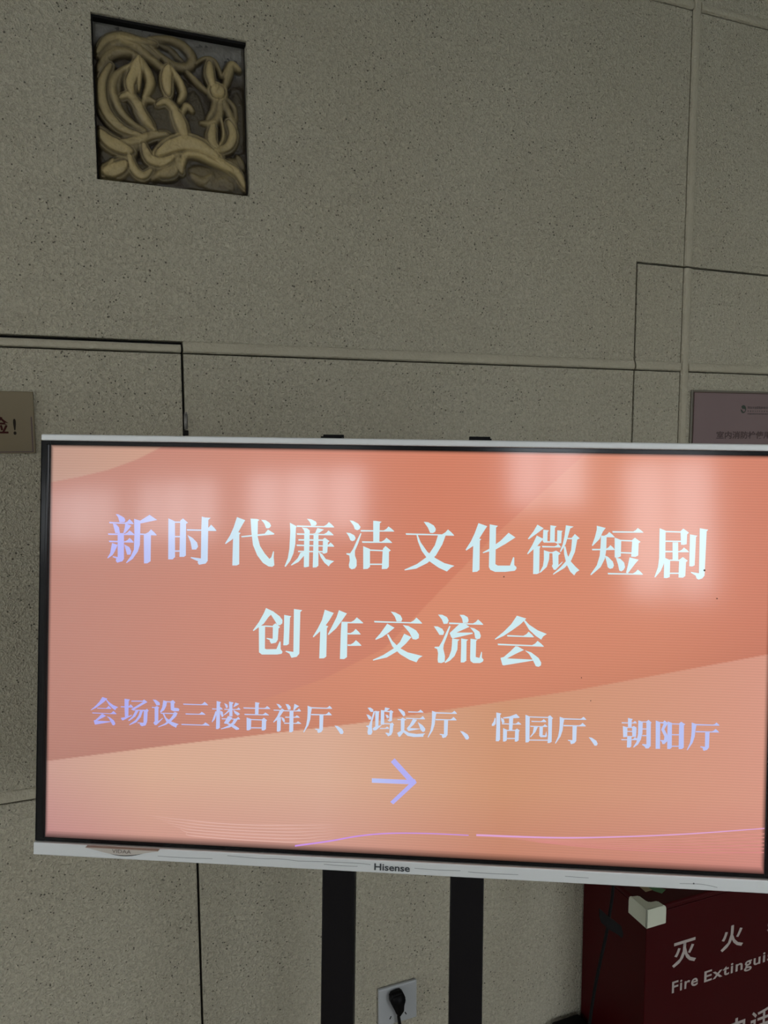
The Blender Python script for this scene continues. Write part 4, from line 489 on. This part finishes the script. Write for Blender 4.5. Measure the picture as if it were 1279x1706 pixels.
bmesh.ops.bevel(tb, geom=list(tb.edges), offset=.0004, segments=1, affect='EDGES'); o = obj('cable_tie', tb, M_CABLE, pc); o.matrix_parent_inverse = off
# ---------------------------------------------------------------- extinguisher box
BX0, BX1, BY0, BY1, BZ = 1.0129, 1.505, -.219, -.006, .6507
fx = empty('extinguisher_box', ((BX0 + BX1) / 2, (BY0 + BY1) / 2, 0), label='dark red metal fire extinguisher box with white lettering beside the stand', cat='box')
fo = Matrix.Translation(-Vector(fx.location))
def fxp(o): o.parent = fx; o.matrix_parent_inverse = fo; return o
fxp(obj('body', B(BX0, BX1, BY0, BY1, .03, BZ - .0135, .0015, 2), M_RED))
fxp(obj('lid', B(BX0 - .0012, BX1 + .0012, BY0 - .0012, BY1, BZ - .013, BZ, .0042, 3), M_RED))
for x in (BX0 + .03, BX1 - .03):
    for y in (BY0 + .03, BY1 - .03):
        bm = bmesh.new(); tube(bm, [(x, y, 0), (x, y, .031)], .014, 14, .017); fxp(obj('foot', bm, M_CABLE))
def guard():
    # L-shaped corner guard: front wing, side wing, rolled top lip
    bm = bmesh.new(); wl = .052; z0, z1 = BZ - .040, BZ + .0028
    for ax in (0, 1):
        n = 6; prof = []
        # outline of wing in (s,z): rounded upper far end
        outl = [(0, z0), (wl, z0)] + [(wl - .012 + .012 * math.cos(a), z1 - .012 + .012 * math.sin(a)) for a in [math.pi / 2 * k / n for k in range(n + 1)]] + [(0, z1)]
        a = []; b = []
        for s, z in outl:
            if ax == 0: a.append(bm.verts.new((BX0 - .0052 + s, BY0 - .0052, z))); b.append(bm.verts.new((BX0 - .0052 + s, BY0 - .0005, z)))
            else: a.append(bm.verts.new((BX0 - .0052, BY0 - .0052 + s * 1.12, z))); b.append(bm.verts.new((BX0 - .0005, BY0 - .0052 + s * 1.12, z)))
        bm.faces.new(a); bm.faces.new(b[::-1])
        for i in range(len(a)): bm.faces.new((a[i], b[i], b[(i + 1) % len(a)], a[(i + 1) % len(a)]))
    # flange lying on the lid
    fl_ = [(-.0052, -.0052), (wl - .013, -.0052), (wl - .016, .012), (.018, .014), (.014, .018), (.012, (wl - .016) * 1.12), (-.0052, (wl - .013) * 1.12)]
    lo_ = [bm.verts.new((BX0 + x, BY0 + y, BZ + .0004)) for x, y in fl_]; hi_ = [bm.verts.new((BX0 + x, BY0 + y, BZ + .0030)) for x, y in fl_]
    bm.faces.new(lo_[::-1]); bm.faces.new(hi_)
    for i in range(len(lo_)): bm.faces.new((lo_[i], lo_[(i + 1) % len(lo_)], hi_[(i + 1) % len(lo_)], hi_[i]))
    bmesh.ops.recalc_face_normals(bm, faces=bm.faces)
    bmesh.ops.bevel(bm, geom=[e for e in bm.edges if e.calc_face_angle(0) > .6], offset=.0022, segments=3, affect='EDGES'); return bm
fxp(tag(obj('corner_guard', guard(), M_CREAM), 'cream rubber corner guard'))
fxp(tag(obj('top_label', B(1.0497, 1.25, -.1705, -.06, BZ + .0001, BZ + .0005), M_GOLD), 'yellowish label on the lid'))
bm = bmesh.new(); prism(bm, [(0, 0), (.018, .008), (.03, .022), (.012, .03), (.002, .016)], 0, .0002); bm.transform(Matrix.Translation((1.066, -.158, BZ + .0006)) @ Matrix.Rotation(-math.pi / 2, 4, 'X') @ Matrix.Scale(-1, 4, (0, 0, 1)))
fxp(obj('label_mark', bm, M_GREEN))
yf = BY0 - .0006
fxp(text_mesh('lettering', '灭', .065, .056, 1.1155, .5285, yf, M_PRINT, fx, bold=.018)); fxp(text_mesh('lettering', '火', .065, .056, 1.2485, .5285, yf, M_PRINT, fx, bold=.018)); fxp(text_mesh('lettering', '器', .062, .056, 1.3815, .5285, yf, M_PRINT, fx, bold=.012))
fxp(text_mesh('lettering', 'Fire', .0705, .0265, 1.1203, .4560, yf, M_PRINT, fx, bold=.016, spacing=1.12)); fxp(text_mesh('lettering', 'Extinguisher', .280, .0335, 1.3130, .4515, yf, M_PRINT, fx, bold=.016, spacing=1.12))
fxp(text_mesh('lettering', '电', .058, .062, 1.2760, .2985, yf, M_PRINT, fx, bold=.016)); fxp(text_mesh('lettering', '话', .060, .062, 1.3450, .2985, yf, M_PRINT, fx, bold=.016))
# ---------------------------------------------------------------- wall socket and plug
so = empty('wall_socket', (.5415, -.0005, .375), label='white square wall socket plate between the two stand posts', cat='socket')
so_o = Matrix.Translation((-.5415, .0005, -.375))
def sop(o, p, mi): o.parent = p; o.matrix_parent_inverse = mi; return o
bm = B(.4975, .5855, -.0085, -.0005, .3745, .4615, .0028, 3); sop(obj('plate', bm, M_PLATE), so, so_o)
for x, z, a in ((.524, .392, .5), (.541, .4425, 0), (.5415, .412, 0), (.559, .392, -.5)):
    bm = bmesh.new(); box(bm, -.0011, .0011, -.0089, -.0080, -.0035, .0035); bm.transform(Matrix.Translation((x, 0, z)) @ Matrix.Rotation(a, 4, 'Y')); sop(obj('pin_slot', bm, M_GAP), so, so_o)
pl = empty('power_plug', (.545, -.009, .40), label='black angled plug pushed into the white socket with its cord hanging down', cat='plug'); pl_o = Matrix.Translation((-.545, .009, -.40))
bm = bmesh.new(); prism(bm, [(.520, .4535), (.5255, .4560), (.5400, .4575), (.5465, .4560), (.5520, .4420), (.5500, .4300), (.5440, .4180), (.5410, .4050), (.5340, .4040), (.5320, .4160), (.5270, .4280), (.5205, .4330), (.5190, .4440)], -.030, -.0092)
bmesh.ops.bevel(bm, geom=list(bm.edges), offset=.0028, segments=3, affect='EDGES'); sop(obj('plug_body', bm, M_CABLE, None, True), pl, pl_o)
bm = bmesh.new(); tube(bm, smooth_path([(.5375, -.021, .415), (.538, -.021, .400), (.540, -.021, .385), (.5445, -.021, .360), (.553, -.022, .30), (.565, -.03, .15), (.60, -.05, .02), (.70, -.08, .0045), (.85, -.06, .0045)], 8), .0036, 10)
sop(obj('cord', bm, M_CABLE, None, True), pl, pl_o)
# unidentified dark object, drawn as a plain box on the floor left of the red box
bn = obj('dark_object', B(.925, 1.004, -.150, -.010, 0, .262, .008, 3), M_CABLE); tag(bn, 'small dark object on the floor against the left side of the red box', 'bin')
# ---------------------------------------------------------------- wall signs
sg = empty('warning_sign', (-.25, 0, 1.60), label='small beige acrylic warning sign with dark red characters at the left edge', cat='sign'); sg_o = Matrix.Translation((.25, 0, -1.60))
M_ACR = noise_bump(mat('beige_acrylic', (.175, .140, .085, 1), .25, spec=.06), 4, .02)
sop(obj('board', B(-.52, -.1065, -.006, -.0006, 1.5995, 1.7015, .0012, 2), M_ACR), sg, sg_o)
M_RB = mat('red_brown_line', (.05, .018, .012, 1), .4)
bm = bmesh.new(); box(bm, -.516, -.1105, -.0064, -.0061, 1.6015, 1.6030); box(bm, -.1120, -.1100, -.0064, -.0061, 1.6015, 1.660); sop(obj('border_line', bm, M_RB), sg, sg_o)
sop(text_mesh('lettering', '险', .030, .0285, -.1600, 1.6455, -.0066, mat('dark_red_ink', (.035, .006, .004, 1), .6, spec=.1), sg, bold=.02), sg, sg_o)
sop(text_mesh('lettering', '!', .0045, .0265, -.1364, 1.6435, -.0066, mat('dark_brown_ink', (.015, .010, .006, 1), .6, spec=.1), sg, bold=.02), sg, sg_o)
nb = empty('notice_board', (1.5, 0, 1.4), label='pink notice board with a thin dark red border behind the right end of the television', cat='sign'); nb_o = Matrix.Translation((-1.5, 0, -1.4))
sop(obj('board', B(1.283, 1.86, -.0045, -.0006, 1.33, 1.7325, .001, 2), mat('clear_acrylic_edge', (.13, .115, .085, 1), .3)), nb, nb_o)
sop(obj('sheet', B(1.2885, 1.8545, -.0060, -.0046, 1.335, 1.7275), mat('pink_print', (.185, .130, .126, 1), .3, spec=.25)), nb, nb_o)
bm = bmesh.new()
for q in ((1.2880, 1.8550, 1.7262, 1.7280), (1.2880, 1.8550, 1.3345, 1.3365), (1.2880, 1.2895, 1.3365, 1.7262), (1.8535, 1.8550, 1.3365, 1.7262)): box(bm, q[0], q[1], -.0066, -.0061, q[2], q[3])
sop(obj('border_line', bm, M_RB), nb, nb_o)
M_INK = mat('maroon_ink', (.055, .028, .026, 1), .5); M_INK2 = mat('faint_ink', (.085, .060, .055, 1), .5)
sop(text_mesh('heading', '室内消防栓使用', .172, .0185, 1.4455, 1.6275, -.0065, M_INK, nb, bold=.025), nb, nb_o)
bm = bmesh.new(); n = 20
ring = [(1.4405 + .0085 * math.cos(2 * math.pi * k / n), 1.6895 + .0095 * math.sin(2 * math.pi * k / n)) for k in range(n)]; inn = [(1.4418 + .0042 * math.cos(2 * math.pi * k / n), 1.6868 + .0035 * math.sin(2 * math.pi * k / n)) for k in range(n)]
A_ = [bm.verts.new((x, -.0065, z)) for x, z in ring]; I_ = [bm.verts.new((x, -.0065, z)) for x, z in inn]
for k in range(n):
    if k not in (8, 9): bm.faces.new((A_[k], A_[(k + 1) % n], I_[(k + 1) % n], I_[k]))
sop(obj('emblem', bm, mat('dark_green_ink', (.02, .035, .02, 1), .5)), nb, nb_o)
bm = bmesh.new(); random.seed(7)
for row, (z, h, wd, gp) in enumerate(((1.6935, .0060, .0052, .0018), (1.6850, .0028, .0030, .0050), (1.6785, .0030, .0040, .0012))):
    x = 1.4545
    while x < 1.60:
        w = wd * random.uniform(.6, 1.2); box(bm, x, x + w, -.0065, -.0062, z - h * random.uniform(.4, .6), z + h * random.uniform(.35, .5)); x += w + gp
sop(tag(obj('small_print', bm, M_INK2), kind='stuff'), nb, nb_o)
# ---------------------------------------------------------------- ceiling lights (outside the view, added for fill light)
for x, y in ((-4.8, -2.6), (-2.2, -2.6), (.6, -2.6)):
    cl = empty('fill_ceiling_light', (x, y, ZC), label='added unseen square ceiling light panel %s' % {-4.8: 'nearest the left wall', -2.2: 'in the middle of its row', .6: 'farthest from the left wall'}[x], cat='light', group='added ceiling light panels')
    co_ = Matrix.Translation((-x, -y, -ZC)); sop(obj('fill_light_frame', B(x - .31, x + .31, y - .31, y + .31, ZC - .02, ZC, .002, 1), M_SILVER), cl, co_)
    sop(obj('fill_light_diffuser', B(x - .29, x + .29, y - .29, y + .29, ZC - .023, ZC - .0205), mat('fill_light_diffuser', (.8, .8, .8, 1), .6, emit=(1, .93, .82, 1), estr=LAMP)), cl, co_)
